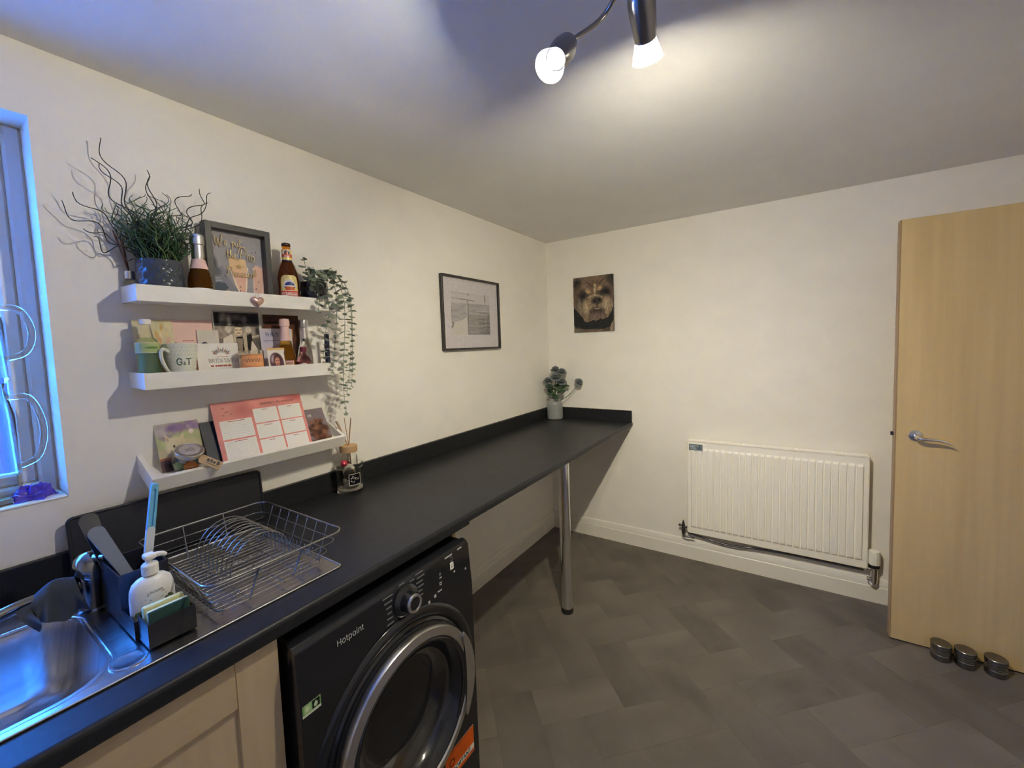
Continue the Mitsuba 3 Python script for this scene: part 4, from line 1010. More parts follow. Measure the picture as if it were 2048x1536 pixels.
A.poly([(.46, .58), (.60, .58), (.57, .36), (.50, .36)], (150, 136, 122))
A.ell(.52, .70, .082, .075, (226, 206, 178), .12); A.ell(.53, .795, .12, .035, (24, 22, 24), .2); A.ell(.53, .83, .08, .03, (34, 32, 34), .3)
A.line(.46, .715, .50, .715, .008, (120, 104, 90)); A.line(.55, .715, .585, .715, .008, (120, 104, 90)); A.line(.48, .665, .56, .668, .007, (150, 110, 96)); A.line(.52, .70, .515, .685, .006, (190, 168, 142))
A.poly([(.80, .55), (.93, .40), (.95, .26), (.78, .22), (.74, .34)], (224, 214, 200)); A.ell(.93, .22, .09, .05, (40, 36, 48), .3)
A.c[:, :3] = np.array((200, 196, 190))/255; A.c[-4:] = np.array((150, 148, 146))/255
card(k, None, A, .143, .222, (x, -2.322, z), UY, U_, N_)
# bridesmaid card
x, z, U_, N_ = stood(S2, .040, 7)
k = thing('bridesmaid_card', 'square white bridesmaid card with a leafy spray print in front of the photograph', 'card')
O_ = np.array((x, -2.382, z)); W_ = .120
part(k, 'sheet', place(box(0, W_, 0, .115, 0, .0016), O_, UY, U_, N_), 'card_white', False)
part(k, 'lettering', text('BRIDESMAID', .0125, O_+UY*.030+U_*.052+N_*.0017, UY, U_, N_, .0003, width=.092), 'ink_grey', False)
part(k, 'lettering', prism([(0, 0), (.034, 0), (.034, .0016), (0, .0016)], .0003, O_+UY*.054+U_*.0695+N_*.0017, UY, U_, N_), 'ink_red', False)
part(k, 'lettering', cat(*[prism([(0, 0), (w, 0), (w, .006), (0, .006)], .0003, O_+UY*(.034+s_)+U_*.038+N_*.0017, UY, U_, N_) for s_, w in ((0, .008), (.013, .004), (.019, .014), (.035, .012), (.049, .010))]), 'ink_red', False)
for i in range(11):
    a = math.radians(165-15*i); L_ = .016+.007*math.sin(i*1.9)**2
    b = O_+UY*(.068+.012*math.cos(a))+U_*(.077+.006*math.sin(a))+N_*.0017
    d_, e_ = UY*math.cos(a)+U_*math.sin(a), -UY*math.sin(a)+U_*math.cos(a)
    part(k, 'printed_leaf', prism([(0, 0), (L_*.5, .0024), (L_, 0), (L_*.5, -.0024)], .0003, b, d_, e_, N_), ('ink_grey', 'reed', 'ink_dim')[i % 3], False)
# peach candle
x, z = fl(S2, .0755); c = (x, -2.243, z-.0010)
k = thing('candle', 'peach candle in a glass with a wide printed label in front of the photograph', 'candle')
part(k, 'glass', lathe([(0, 0), (.035, 0), (.037, .003), (.037, .090), (.0352, .090), (.0352, .006), (0, .006)], 40, c), 'clear_glass', 35)
part(k, 'wax', lathe([(0, .0065), (.0347, .0065), (.0347, .066), (.030, .067), (0, .067)], 36, c), 'wax_peach', 35)
A = Art(60, 40, (226, 158, 104)); A.grain(.05, 10)
A.rect(.04, .96, .93, .95, (120, 62, 40), .8)
for i in range(5): A.line(.14, .42-.07*i, .88, .42-.07*i, .008, (120, 60, 40), .8)
sx = np.linspace(.14, .86, 26)
for i in range(25): A.line(sx[i], .68+.09*math.sin(i*1.5), sx[i+1], .68+.09*math.sin((i+1)*1.5), .008, (110, 50, 36), .9)
curved(k, 'label', A, .072, .066, c, .0374, math.atan2(EYE[1]-c[1], EYE[0]-c[0])+.16, .012)
part(k, 'wick', tube([(c[0], c[1], c[2]+.066), (c[0]+.001, c[1]+.001, c[2]+.076)], .0012, 6), 'ink_dark', True)
# brown wooden picture with two yellow tags
x, z, U_, N_ = stood(S2, .013, 1)
k = thing('brown_photo', 'dark brown photograph with two yellow tags behind the pink-necked bottle', 'photo')
A = Art(60, 90, (70, 40, 28)); A.grain(.3, 10)
A.line(.05, .86, .45, .88, .02, (36, 20, 14)); A.rect(.02, .42, .60, .76, (190, 140, 56)); A.rect(.46, .80, .60, .76, (180, 130, 50)); A.rect(.43, .46, .5, .84, (36, 20, 14)); A.rect(0, 1, 0, .5, (54, 34, 28))
for a_, b_ in ((.10, .70), (.10, .66), (.55, .68)): A.line(a_, b_, a_+.18, b_, .010, (120, 80, 30))
card(k, None, A, .130, .215, (x, -2.166, z), UY, U_, N_)
# white note with initials
x, z, U_, N_ = stood(S2, .025, 5)
k = thing('initials_note', 'white and lilac note card with blue initials left of the pink-necked bottle', 'card')
O_ = np.array((x, -2.181, z))
A = Art(40, 70, (205, 200, 212)); A.ell(.2, .75, .3, .2, (180, 176, 205), .8, 0, .7); A.ell(.3, .35, .4, .2, (214, 206, 212), .8)
card(k, 'sheet', A, .115, .166, O_, UY, U_, N_)
part(k, 'lettering', text('R&S', .014, O_+UY*.020+U_*.137+N_*.0014, UY, U_, N_, .0003, width=.046), 'ink_blue', False)
for y0, y1, h in ((.012, .108, .120), (.036, .110, .096)): part(k, 'ruled_line', prism([(y0, h), (y1, h), (y1, h+.0016), (y0, h+.0016)], .0003, O_+N_*.0014, UY, U_, N_), 'ink_blue', False)
# cream card behind the plant strands
x, z, U_, N_ = stood(S2, .021, 5)
k = thing('cream_card', 'tall plain cream card at the right end of the middle ledge behind the trailing leaves', 'card')
part(k, 'sheet', place(box(0, .062, 0, .187, 0, .0014), (x, -2.020, z), UY, U_, N_), 'card_white', False)
# slim dark tube
x, z = fl(S2, .082)
k = thing('dark_tube', 'slim black tube with silver bands among the sweets on the middle ledge', 'tube')
part(k, 'body', lathe([(0, 0), (.0085, 0), (.009, .003), (.009, .136), (.0075, .146), (0, .148)], 24, (x, -1.968, z-.0008)), 'card_navy', 30)
for h in (.055, .085, .120): part(k, 'band', lathe([(.0092, h), (.0094, h+.0008), (.0094, h+.002), (.0092, h+.0028)], 24, (x, -1.968, z)), 'silver_foil', 30)
# oval portrait card
x, z, U_, N_ = stood(S2, .098, 6)
k = thing('oval_portrait_card', 'small white card with an oval portrait next to the peach candle', 'card')
A = Art(60, 80, (222, 214, 204)); A.rect(0, 1, .92, 1, (214, 176, 120))
A.ell(.48, .48, .40, .34, (92, 62, 76), .05, -.35); A.ell(.32, .60, .16, .13, (196, 180, 184), .4, .4, .8); A.ell(.52, .55, .22, .22, (70, 40, 40), .2); A.ell(.51, .50, .145, .165, (198, 140, 122), .2)
A.line(.44, .54, .48, .54, .012, (70, 40, 36)); A.line(.55, .54, .59, .54, .012, (70, 40, 36)); A.line(.47, .42, .56, .42, .012, (140, 64, 60)); A.ell(.45, .24, .2, .08, (206, 190, 190), .4)
card(k, None, A, .060, .096, (x, -2.198, z), UY, U_, N_)
# pink-necked sparkling bottle
x, z = fl(S2, .070); c = (x, -2.122, z-.0008)
k = bottle('rose_wine_bottle', 'miniature rose wine bottle with matt pink neck foil on the middle ledge', 'bottle', c,
           [(0, 0), (.027, 0), (.0305, .004), (.0305, .062), (.029, .078), (.0215, .108), (.0150, .130), (.0130, .150), (0, .150)], 'gold_glass')
part(k, 'wine', lathe([(0, .004), (.0265, .004), (.0265, .062), (.0185, .105), (0, .108)], 32, c), 'wine_gold', 35)
part(k, 'foil', lathe([(.0178, .121), (.0155, .138), (.0142, .160), (.0142, .172), (.0168, .174), (.0168, .192), (.0145, .199), (0, .201)], 32, c), 'card_pink', 30)
ea_ = math.atan2(EYE[1]-c[1], EYE[0]-c[0])
A = Art(40, 40, (206, 160, 142)); A.line(.3, .38, .7, .38, .02, (150, 110, 100)); A.line(.25, .28, .75, .28, .015, (150, 110, 100))
curved(k, 'label', A, .036, .036, c, .0312, ea_+.25, .014)
wtext(k, 'CANTI', .0052, .022, c, .0315, ea_+.25, .038, 'ink_dark')
# white-topped bottle behind
x, z = fl(S2, .044); c = (x, -2.036, z-.0006)
k = bottle('white_foil_bottle', 'clear miniature bottle with white foil top at the right of the middle ledge', 'bottle', c,
           [(0, 0), (.024, 0), (.0265, .004), (.0265, .060), (.0235, .085), (.0160, .112), (.0140, .132), (.0135, .150), (0, .150)], 'clear_glass')
part(k, 'foil', lathe([(.0150, .128), (.0145, .150), (.0142, .170), (.0165, .172), (.0165, .194), (.0142, .200), (0, .202)], 32, c), 'silver_foil', 30)
part(k, 'neck_tag', wrap(box(-.010, .010, 0, .012, 0, .0006), (c[0], c[1], c[2]+.118), .0168, -.7), 'ceramic_grey', False)
# tiny pink gin in front
x, z = fl(S2, .0885); c = (x, -2.069, z-.0010)
k = bottle('gin_miniature', 'tiny pink gin miniature with burgundy cap in front of the white foil bottle', 'bottle', c,
           [(0, 0), (.0215, 0), (.0235, .003), (.0235, .046), (.020, .058), (.0095, .070), (.0085, .082), (0, .082)], 'rose_glass')
part(k, 'gin', lathe([(0, .003), (.0205, .003), (.0205, .044), (0, .046)], 28, c), 'gin_pink', 35)
part(k, 'cap', lathe([(.0105, .080), (.0110, .082), (.0110, .096), (.010, .098), (0, .098)], 24, c), 'burgundy', 30)
A = Art(36, 30, (218, 204, 200)); A.ell(.5, .55, .1, .12, (60, 40, 50), .3); A.line(.25, .2, .75, .2, .03, (150, 100, 110))
curved(k, 'label', A, .026, .022, c, .0241, math.atan2(EYE[1]-c[1], EYE[0]-c[0]), .018, shape=lambda u, v: ((u-.5)/.5)**2+((v-.5)/.5)**2 < 1.02)
# wrapped sweets
for i, (s_, y, r, m_) in enumerate(((.096, -2.012, .013, 'foil_pink'), (.094, -1.985, .015, 'foil_pale'), (.100, -1.957, .010, 'foil_pink'))):
    x, z = fl(S2, s_)
    k = thing('wrapped_sweet', ('deep pink wrapped sweet right of the gin miniature', 'pale pink wrapped sweet at the foot of the slim black tube', 'smallest pink wrapped sweet at the right end of the middle ledge')[i], 'sweet')
    sp_ = trimesh.creation.icosphere(subdivisions=3, radius=1.0); v = np.array(sp_.vertices); v *= (1+.22*(meshkit.noise(v*2.6+i*7, 2)-.5))[:, None]; v = v*np.array([r*.9, r*1.25, r*.95])
    part(k, 'wrapper', trimesh.Trimesh(v+np.array((x, y, z+r*.93)), sp_.faces, process=False), m_, True)
    for sg in (-1, 1):
        part(k, 'twist', lathe([(.0015, 0), (.004, .005), (.006, .010), (.0045, .0098), (.001, .004)], 9, (x, y+sg*r*1.22, z+r*.95), (0, sg, .3)), m_, 20)

# ---------------------------------------------------------------- bottom ledge (sagging): things rest on its sloping board
o3, d3, n3 = S3
def p3(s, h, y): q_ = o3+s*d3+h*n3; return np.array([q_[0], y, q_[1]])
D3, N3 = np.array([d3[0], 0, d3[1]]), np.array([n3[0], 0, n3[1]])
# rabbit card
A = Art(90, 110, (176, 180, 130)); A.grain(.06, 6)
rs = random.Random(9)
for i in range(26): A.ell(rs.uniform(.0, 1), .74+rs.gauss(0, .06), rs.uniform(.05, .13), rs.uniform(.03, .07), rs.choice([(128, 104, 142), (150, 126, 160), (166, 150, 166), (140, 110, 150), (186, 176, 172)]), .7)
A.rect(0, 1, .0, .38, (190, 176, 140)); A.ell(.5, .97, .6, .06, (150, 156, 96), .8); A.ell(.12, .86, .2, .08, (176, 170, 172), .8)
A.poly([(.18, .64), (.22, .40), (.30, .40), (.40, .50)], (206, 194, 158)); A.poly([(.62, .64), (.60, .42), (.46, .50)], (206, 194, 158)); A.poly([(.20, .60), (.24, .46), (.33, .49)], (176, 150, 122))
A.ell(.42, .40, .24, .17, (212, 200, 166), .15); A.ell(.66, .34, .3, .17, (206, 192, 156), .3)
A.ell(.36, .41, .022, .022, (36, 24, 20), .3); A.ell(.28, .34, .02, .012, (150, 110, 96), .5); A.ell(.80, .63, .06, .045, (222, 206, 206), .2)
A.rect(0, 1, .20, .235, (150, 92, 60)); A.rect(0, 1, 0, .20, (92, 70, 68)); A.ell(.30, .10, .18, .08, (52, 34, 34), .4); A.ell(.75, .12, .2, .1, (120, 96, 84), .5)
U_, N_ = lean(17)
b_ = p3(.062, -.0345, -2.497)
k = thing('rabbit_card', 'card with a photograph of a pale rabbit among lilac flowers behind the sweet jar', 'card')
card(k, None, A, .112, .178, b_, UY, U_, N_)
# sweet jar, tilted with the ledge
k = thing('sweet_jar', 'round glass jar of coloured wrapped sweets with a silver lid and kraft tag', 'jar')
JB = p3(.069, -.0346, -2.438); JA = N3
def jl(prof, n=40): return lathe([(r_*1.06, z_*1.10) for r_, z_ in prof], n, JB, JA)
part(k, 'glass', jl([(0, 0), (.026, 0), (.031, .003), (.037, .016), (.0395, .030), (.037, .044), (.0315, .052), (.0315, .056), (.0295, .056), (.0295, .052), (.035, .044), (.0375, .030), (.035, .017), (.029, .005), (0, .004)]), 'clear_glass', 35)
lid = part(k, 'lid', jl([(.0305, .0545), (.0345, .0545), (.0350, .056), (.0350, .064), (.0335, .066), (.0315, .0664), (.030, .0655), (0, .0655)]), 'satin_chrome', 30)
part(lid, 'lid_label', jl([(.0245, .0656), (.0245, .0662), (0, .0662)]), 'print_lid', 30)
part(lid, 'lid_print', cat(*[tube([JB+JA*.0731+D3*(.004*math.sin(q_*1.3+i)+.006*(i-1))+UY*(-.012+.004*q_) for q_ in range(7)], .0008, 5) for i in range(3)]), 'ink_grey', True)
swc = [('sweet_orange', .013, .003, .020, .0185), ('foil_silver', .004, -.014, .041, .0125), ('sweet_blue', .006, .021, .030, .0135), ('sweet_red', -.013, -.006, .042, .012), ('sweet_green', -.002, -.019, .018, .0145), ('foil_pale', -.016, .012, .024, .014)]
lbl = {'sweet_orange': 'large orange wrapped sweet at the front of the silver lidded jar', 'foil_silver': 'silver wrapped sweet near the top of the sweet jar', 'sweet_blue': 'dark blue wrapped sweet under the kraft tag of the sweet jar', 'sweet_red': 'dull red wrapped sweet under the lid of the sweet jar', 'sweet_green': 'green wrapped sweet low in the left of the sweet jar', 'foil_pale': 'pale pink wrapped sweet at the back of the sweet jar'}
for i, (m_, a_, y, h, r) in enumerate(swc):
    q = thing('jar_sweet', lbl[m_], 'sweet', 'wrapped sweets in the jar')
    sp_ = trimesh.creation.icosphere(subdivisions=3, radius=r); v = np.array(sp_.vertices); v *= (1+.35*(meshkit.noise(v*130+i*5, 4)-.5))[:, None]; v *= (1.0, 1.0, .85)
    scene[q] = ply(trimesh.Trimesh(v+JB+D3*a_+UY*y+N3*(h+.001), sp_.faces, process=False), m_, 20)
tg0 = JB+D3*.034+UY*.014+JA*.0612
tu = np.array([.36, .74, -.57]); tu /= np.linalg.norm(tu); tn = np.array([.80, -.25, .5]); tn -= tu*(tn@tu); tn /= np.linalg.norm(tn); tv = np.cross(tn, tu)
part(k, 'tag', prism([(0, -.006), (.006, -.013), (.062, -.013), (.062, .013), (.006, .013), (0, .006)], .0012, tg0, tu, tv, tn), 'card_kraft', False, 'brown kraft paper tag')
for a_, w_, h_ in ((.020, .008, .007), (.030, .005, .009), (.037, .007, .006), (.048, .007, .010)): part(k, 'tag_print', prism([(a_, -.001), (a_+w_, -.001), (a_+w_, h_), (a_, h_)], .0003, tg0+tn*.0013, tu, tv, tn), 'ink_dark', False)
part(k, 'tag_print', prism([(.020, -.006), (.054, -.006), (.054, -.0045), (.020, -.0045)], .0003, tg0+tn*.0013, tu, tv, tn), 'ink_dark', False)
part(k, 'tag_string', tube(spline([tg0+tu*.003, tg0-tu*.008+tn*.002, JB+D3*.030+JA*.0588, JB+UY*.030+D3*.012+JA*.0588], 5), .0008, 5), 'ink_dark', True)
# navy booklet, planner, dog booklet
U_, N_ = lean(24)
b_ = p3(.086, -.0347, -2.383)
solo('navy_booklet', place(box(0, .15, 0, .150, 0, .003), b_, UY, U_, N_), 'card_navy', 'dark navy booklet half hidden behind the left edge of the weekly planner', 'booklet', False)
U_, N_ = lean(20)
b_ = p3(.100, -.0347, -2.350)
k = thing('weekly_planner', 'pink weekly planner pad leaning on the wall on the bottom ledge', 'planner')
A = Art(120, 90, (218, 142, 133)); A.grain(.05, 9)
A.ell(.16, .86, .10, .10, (216, 150, 136), .9); A.ell(.30, .84, .08, .09, (196, 112, 106), .9); A.ell(.93, .96, .10, .05, (186, 96, 94), .8)
for (u_, v_, s_) in ((.11, .90, 1), (.14, .84, 1), (.10, .79, .8), (.18, .80, .8)): A.ell(u_, v_, .016*s_, .012*s_, (176, 108, 90), .6)
PW, PH = .300, .212
pad = part(k, 'pad', place(box(0, PW, 0, PH, 0, .005, .0006), b_, UY, U_, N_), 'card_rose', False)
b2 = b_+N_*.0051
card(k, 'cover_print', A, PW, PH, b2, UY, U_, N_, .0004, (206, 128, 120))
b3 = b2+N_*.0006
def panel(x0, x1, y0, y1, rules=0):
    q = part(k, 'writing_panel', prism([(x0*PW, y0*PH), (x1*PW, y0*PH), (x1*PW, y1*PH), (x0*PW, y1*PH)], .0004, b3, UY, U_, N_), 'card_white', False)
    for i in range(rules):
        yy = (y0+(y1-y0)*(i+.7)/(rules+1.3))*PH
        part(q, 'ruled_line', prism([((x0+.02)*PW, yy), ((x1-.02)*PW, yy), ((x1-.02)*PW, yy+.0006), ((x0+.02)*PW, yy+.0006)], .0002, b3+N_*.0005, UY, U_, N_), 'ink_rule', False)
    return q
R_ = [(.045, .375, .40, .70), (.045, .375, .035, .375)]
panel(*R_[0], 6); panel(*R_[1], 10)
names = ['MONDAY', 'TUESDAY', 'WEDNESDAY', 'THURSDAY', 'FRIDAY', 'WEEKEND']
for i, nme in enumerate(names):
    x0 = .405+.29*(i % 2); x1 = x0+.27; yt = .83-.265*(i//2); yb = yt-.245
    q = panel(x0, x1, yb, yt)
    part(q, 'lettering', text(nme, .0036, b3+UY*((x0+x1)/2*PW)+U_*(yt*PH-.008)+N_*.0005, UY, U_, N_, .0002, True, center=True, width=.0036*len(nme)*.82), 'ink_red', False)
for x0, x1, yt in ((.13, .30, .675), (.15, .28, .35)): part(k, 'heading_mark', prism([(x0*PW, yt*PH), (x1*PW, yt*PH), (x1*PW, yt*PH+.0022), (x0*PW, yt*PH+.0022)], .0002, b3+N_*.0005, UY, U_, N_), 'ink_red', False)
part(k, 'lettering', text('WEEKLY PLANNER', .0072, b2+UY*(.50*PW)+U_*(.885*PH)+N_*.0005, UY, U_, N_, .0003, True, width=.118), 'ink_title', False, 'dark rose planner title')
U_, N_ = lean(28)
b_ = p3(.098, -.0347, -2.120)
A = Art(90, 80, (128, 116, 122)); A.grain(.04, 8)
A.rect(.0, 1, 0, .14, (92, 62, 48)); rs = random.Random(4)
for i in range(60):
    u_, v_ = .74+rs.gauss(0, .13), .34+rs.gauss(0, .16)
    A.ell(u_, min(v_, .68), rs.uniform(.03, .08), rs.uniform(.03, .07), rs.choice([(104, 64, 46), (84, 50, 36), (124, 80, 58), (66, 40, 32), (140, 96, 72)]), .6)
A.ell(.78, .60, .10, .10, (120, 78, 58), .4); A.ell(.82, .56, .05, .045, (60, 38, 34), .4); A.ell(.73, .64, .015, .018, (24, 16, 14), .4); A.ell(.84, .64, .015, .018, (24, 16, 14), .4)
k = thing('puppy_booklet', 'grey booklet with brown curly puppies at the right of the weekly planner', 'booklet')
card(k, 'cover', A, .160, .150, b_, UY, U_, N_)
part(k, 'lettering', text('ES', .009, b_+UY*.092+U_*.118+N_*.0014, UY, U_, N_, .0002, True), 'ink_white', False)
# ---------------------------------------------------------------- jar with diffuser on the worktop
JC = (.0745, -1.900, WT+.0004)
k = thing('candle_jar', 'empty glass candle jar with a black and white label on the worktop by the ledges', 'jar')
part(k, 'glass', lathe([(0, 0), (.049, 0), (.0515, .004), (.0515, .098), (.054, .104), (.0555, .112), (.0555, .119), (.0535, .119), (.0530, .112), (.0495, .100), (.0492, .012), (0, .009)], 48, JC), 'clear_glass', 35)
part(k, 'wax_rest', lathe([(0, .0095), (.0488, .0120), (.0488, .016), (.030, .017), (0, .016)], 40, JC), 'card_white', 35)
ja = math.atan2(EYE[1]-JC[1], EYE[0]-JC[0])
A = Art(80, 60, (10, 11, 16)); A.rect(0, 1, 0, .05, (214, 208, 196)); A.rect(0, 1, .95, 1, (214, 208, 196)); A.rect(0, .04, 0, 1, (214, 208, 196)); A.rect(.96, 1, 0, 1, (214, 208, 196))
rs = random.Random(8)
for i in range(16):
    x0, y0 = rs.uniform(.12, .8), rs.uniform(.2, .8); A.line(x0, y0, x0+rs.uniform(.04, .14), y0+rs.uniform(-.1, .1), .018, (206, 204, 200))
curved(k, 'label', A, .050, .046, JC, .0519, ja+.42, .036)
k = thing('worktop_diffuser', 'reed diffuser bottle with wooden collar standing inside the empty candle jar', 'diffuser')
DC = (.0745, -1.897, WT+.0185)
part(k, 'bottle', lathe([(0, 0), (.029, 0), (.032, .004), (.032, .128), (.028, .138), (.026, .146), (.024, .146), (.026, .136), (.0298, .127), (.0298, .006), (0, .005)], 40, DC), 'clear_glass', 35)
part(k, 'oil', lathe([(0, .0055), (.0294, .0055), (.0294, .030), (0, .030)], 32, DC), 'card_white', 35)
part(k, 'collar', lathe([(.024, .1465), (.0335, .1465), (.0345, .149), (.0345, .171), (.0330, .173), (.004, .173), (.004, .150)], 40, DC), 'cork_wood', 30, 'pale wooden collar')
A = Art(30, 30, (205, 200, 188)); A.ell(.5, .35, .42, .42, (92, 86, 76), .1)
curved(k, 'label', A, .052, .070, DC, .0324, ja-.10, .034, shape=lambda u, v: ((u-.5)/.5)**2+((v-.5)/.5)**2 < 1.02)
for i, (ty, tx, tz) in enumerate(((-1.898, .060, 1.213), (-1.884, .085, 1.210), (-1.878, .075, 1.212), (-1.940, .060, 1.185), (-1.932, .050, 1.205), (-1.926, .045, 1.205), (-1.910, .03, 1.20))):
    b = np.array((DC[0]+.012*math.cos(i*.9), DC[1]+.012*math.sin(i*.9), DC[2]+.010)); t_ = np.array((tx, ty, tz)); mid = np.array((DC[0]+.003*math.cos(i*.9), DC[1]+.003*math.sin(i*.9), DC[2]+.172))
    part(k, 'reed', tube([b*1.0, mid, t_], .0015, 6), 'reed', True)
k = thing('red_sweet', 'shiny red wrapped sweet on the rim of the candle jar', 'sweet')
sp_ = trimesh.creation.icosphere(subdivisions=3, radius=.0135); v = np.array(sp_.vertices); v *= (1+.18*(meshkit.noise(v*170, 4)-.5))[:, None]
scc = np.array((.098, -1.938, WT+.128))
part(k, 'wrapper', trimesh.Trimesh(v+scc, sp_.faces, process=False), 'foil_red', True)
part(k, 'twist', lathe([(.002, .0), (.006, .006), (.008, .013), (.006, .0125), (.001, .004)], 9, scc+np.array((-.004, .013, -.002)), (-.3, 1, -.1)), 'foil_red', 20)

# ---------------------------------------------------------------- grey vase of flowers in the far corner
VC = (.092, -.096, WT+.0004)
k = thing('flower_vase', 'pale grey vase with grey flowers and green leaves in the far worktop corner', 'vase')
part(k, 'vase', lathe([(0, 0), (.052, 0), (.058, .004), (.060, .014), (.060, .112), (.057, .128), (.048, .142), (.044, .150), (.044, .160), (.0415, .160), (.0405, .150), (.044, .140), (.054, .120), (.055, .02), (0, .012)], 44, VC), 'ceramic_grey', 35)
vt = np.array(VC)+np.array((0, 0, .155))
rv = random.Random(17)
fl_ = [((.106, -.098, 1.292), .034), ((.158, -.092, 1.275), .034), ((.045, -.110, 1.205), .034), ((.118, -.120, 1.232), .042), ((.16, -.10, 1.20), .036), ((.285, -.060, 1.196), .031), ((.070, -.14, 1.17), .03)]
for i, (p, r) in enumerate(fl_):
    p = np.array(p); b = vt+np.array((rv.uniform(-.02, .02), rv.uniform(-.02, .02), -.03))
    part(k, 'stem', tube(spline([b, b*.5+p*.5+np.array((0, 0, .02 if i != 5 else -.03)), p-np.array((0, 0, .012))], 6), .0022, 6), 'leaf_deep', True)
    h = part(k, 'flower', lathe([(.002, -.014), (.010, -.008), (.012, .0), (.006, .010), (0, .012)], 14, p), 'petal_grey', True)
    ax0 = np.array((.25, -.35, .9)) if i != 5 else np.array((.75, -.35, .5))
    u_, v_, a_ = frame_of(ax0)
    for ring_, (n_, rr_, up_) in enumerate(((5, .45, .9), (7, .75, .55), (8, 1.0, .1))):
        for j in range(n_):
            q_ = 2*math.pi*(j+.5*ring_)/n_+i; o_ = u_*math.cos(q_)+v_*math.sin(q_)
            d_ = o_*rr_+a_*up_; d_ /= np.linalg.norm(d_); s_ = np.cross(a_, o_); n__ = np.cross(d_, s_); L_ = r*(.85+.3*ring_/2)
            Mx = np.eye(4); Mx[:3, 0] = d_*L_; Mx[:3, 1] = s_*L_*1.15; Mx[:3, 2] = n__*L_; Mx[:3, 3] = p-a_*.006*ring_
            scene[num(f'{h}__petal')] = {**PETAL, 'to_world': T(Mx.tolist())} if 'PETAL' in globals() else {**globals().setdefault('PETAL', ply(leaf0, 'petal_grey', True)), 'to_world': T(Mx.tolist())}
LEAFD = ply(leaf0, 'leaf_deep', True)
for i in range(26):
    a_ = rv.uniform(0, 6.28); h_ = rv.uniform(.02, .11); rr_ = rv.uniform(.015, .06)
    p = vt+np.array((rr_*math.cos(a_)+.02, rr_*math.sin(a_)*.7-.01, h_)); p[0] = max(p[0], .03); p[1] = min(p[1], -.03)
    d_ = np.array((math.cos(a_)+.2, math.sin(a_), rv.uniform(-.3, .7))); d_ /= np.linalg.norm(d_); s_ = np.cross((.3, -.4, 1), d_); s_ /= np.linalg.norm(s_); n_ = np.cross(d_, s_); L_ = rv.uniform(.038, .062)
    if p[0]+d_[0]*L_ < .01 or p[1]+d_[1]*L_ > -.01: d_ = -d_; s_ = -s_
    Mx = np.eye(4); Mx[:3, 0] = d_*L_; Mx[:3, 1] = s_*L_*.8; Mx[:3, 2] = n_*L_; Mx[:3, 3] = p
    scene[num(f'{k}__leaf')] = {**LEAFD, 'to_world': T(Mx.tolist())}

# ---------------------------------------------------------------- pictures
k = thing('framed_abstract', 'thin black framed pale grey abstract print on the shelf wall near the corner', 'picture')
PY0, PY1, PZ0, PZ1 = -1.232, -.690, 1.472, 1.893
fb = .011
part(k, 'frame', cat(box(.002, .022, PY0, PY0+fb, PZ0, PZ1, .001), box(.002, .022, PY1-fb, PY1, PZ0, PZ1, .001), box(.002, .022, PY0+fb, PY1-fb, PZ0, PZ0+fb), box(.002, .022, PY0+fb, PY1-fb, PZ1-fb, PZ1)), 'black_frame', False)
A = Art(150, 120, (198, 193, 198))
x0, x1, y0, y1 = .145, .835, .19, .80
A.rect(x0, x1, y0, y1, (188, 184, 186))
def wash(a, b, c_, d_, col, n=40, sd=1, op=.6):
    r_ = random.Random(sd)
    for i in range(n):
        yy = c_+(d_-c_)*r_.random(); xx_ = a+(b-a)*r_.random(); w_ = r_.uniform(.06, .3)*(b-a)
        A.line(max(a, xx_-w_), yy, min(b, xx_+w_), yy+r_.uniform(-.006, .006), .008, col, op*r_.random())
A.rect(x0, .40, .31, .64, (172, 168, 170)); wash(x0, .40, .36, .66, (150, 146, 146), 60, 2, .5); A.poly([(x0, .30), (x0, .36), (.30, .40), (.40, .45), (.40, .19), (x0, .19)], (196, 190, 184))
A.rect(.425, .835, .20, .66, (160, 156, 156)); wash(.43, .83, .21, .55, (132, 128, 126), 110, 3, .5); wash(.62, .83, .21, .45, (104, 100, 96), 60, 6, .45); wash(.43, .83, .5, .68, (186, 184, 188), 40, 4, .5)
A.poly([(.75, .20), (.835, .20), (.835, .52), (.79, .50)], (108, 104, 100), .45)
A.line(.423, .20, .425, .70, .006, (108, 104, 102)); A.line(.425, .205, .83, .200, .006, (110, 106, 104)); A.line(x0, .715, .52, .705, .006, (150, 146, 146)); A.line(.30, .705, .55, .70, .004, (120, 116, 116)); A.line(.44, .775, .44, .795, .006, (110, 106, 104)); A.line(x0, .80, .44, .79, .004, (160, 156, 156)); A.line(.745, .70, .748, .80, .006, (84, 82, 82)); A.line(x0, .30, x0+.02, .36, .012, (96, 92, 90), .7); A.line(x0, .36, x0, .6, .004, (130, 126, 124))
A.grain(.03, 60)
card(k, 'print', A, PY1-PY0-2*fb, PZ1-PZ0-2*fb, (.006, PY0+fb, PZ0+fb), UY, (0, 0, 1), (1, 0, 0))
k = thing('dog_canvas', 'canvas photograph of a brown and white bulldog face on the radiator wall', 'picture')
CX0, CX1, CZ0, CZ1 = .236, .545, 1.569, 1.974
part(k, 'canvas', box(CX0, CX1, -.0175, -.001, CZ0, CZ1, .001), 'black_frame', False)
A = Art(150, 190, (96, 82, 70)); A.grain(.25, 9)
br1, br2, br3, tan, cream, blk = (104, 84, 68), (74, 60, 52), (54, 46, 42), (168, 138, 104), (182, 164, 138), (38, 37, 38)
A.ell(.5, .72, .50, .30, br1, .3); A.ell(.12, .88, .11, .10, (40, 38, 40), .3); A.ell(.95, .92, .12, .12, (44, 42, 42), .3)
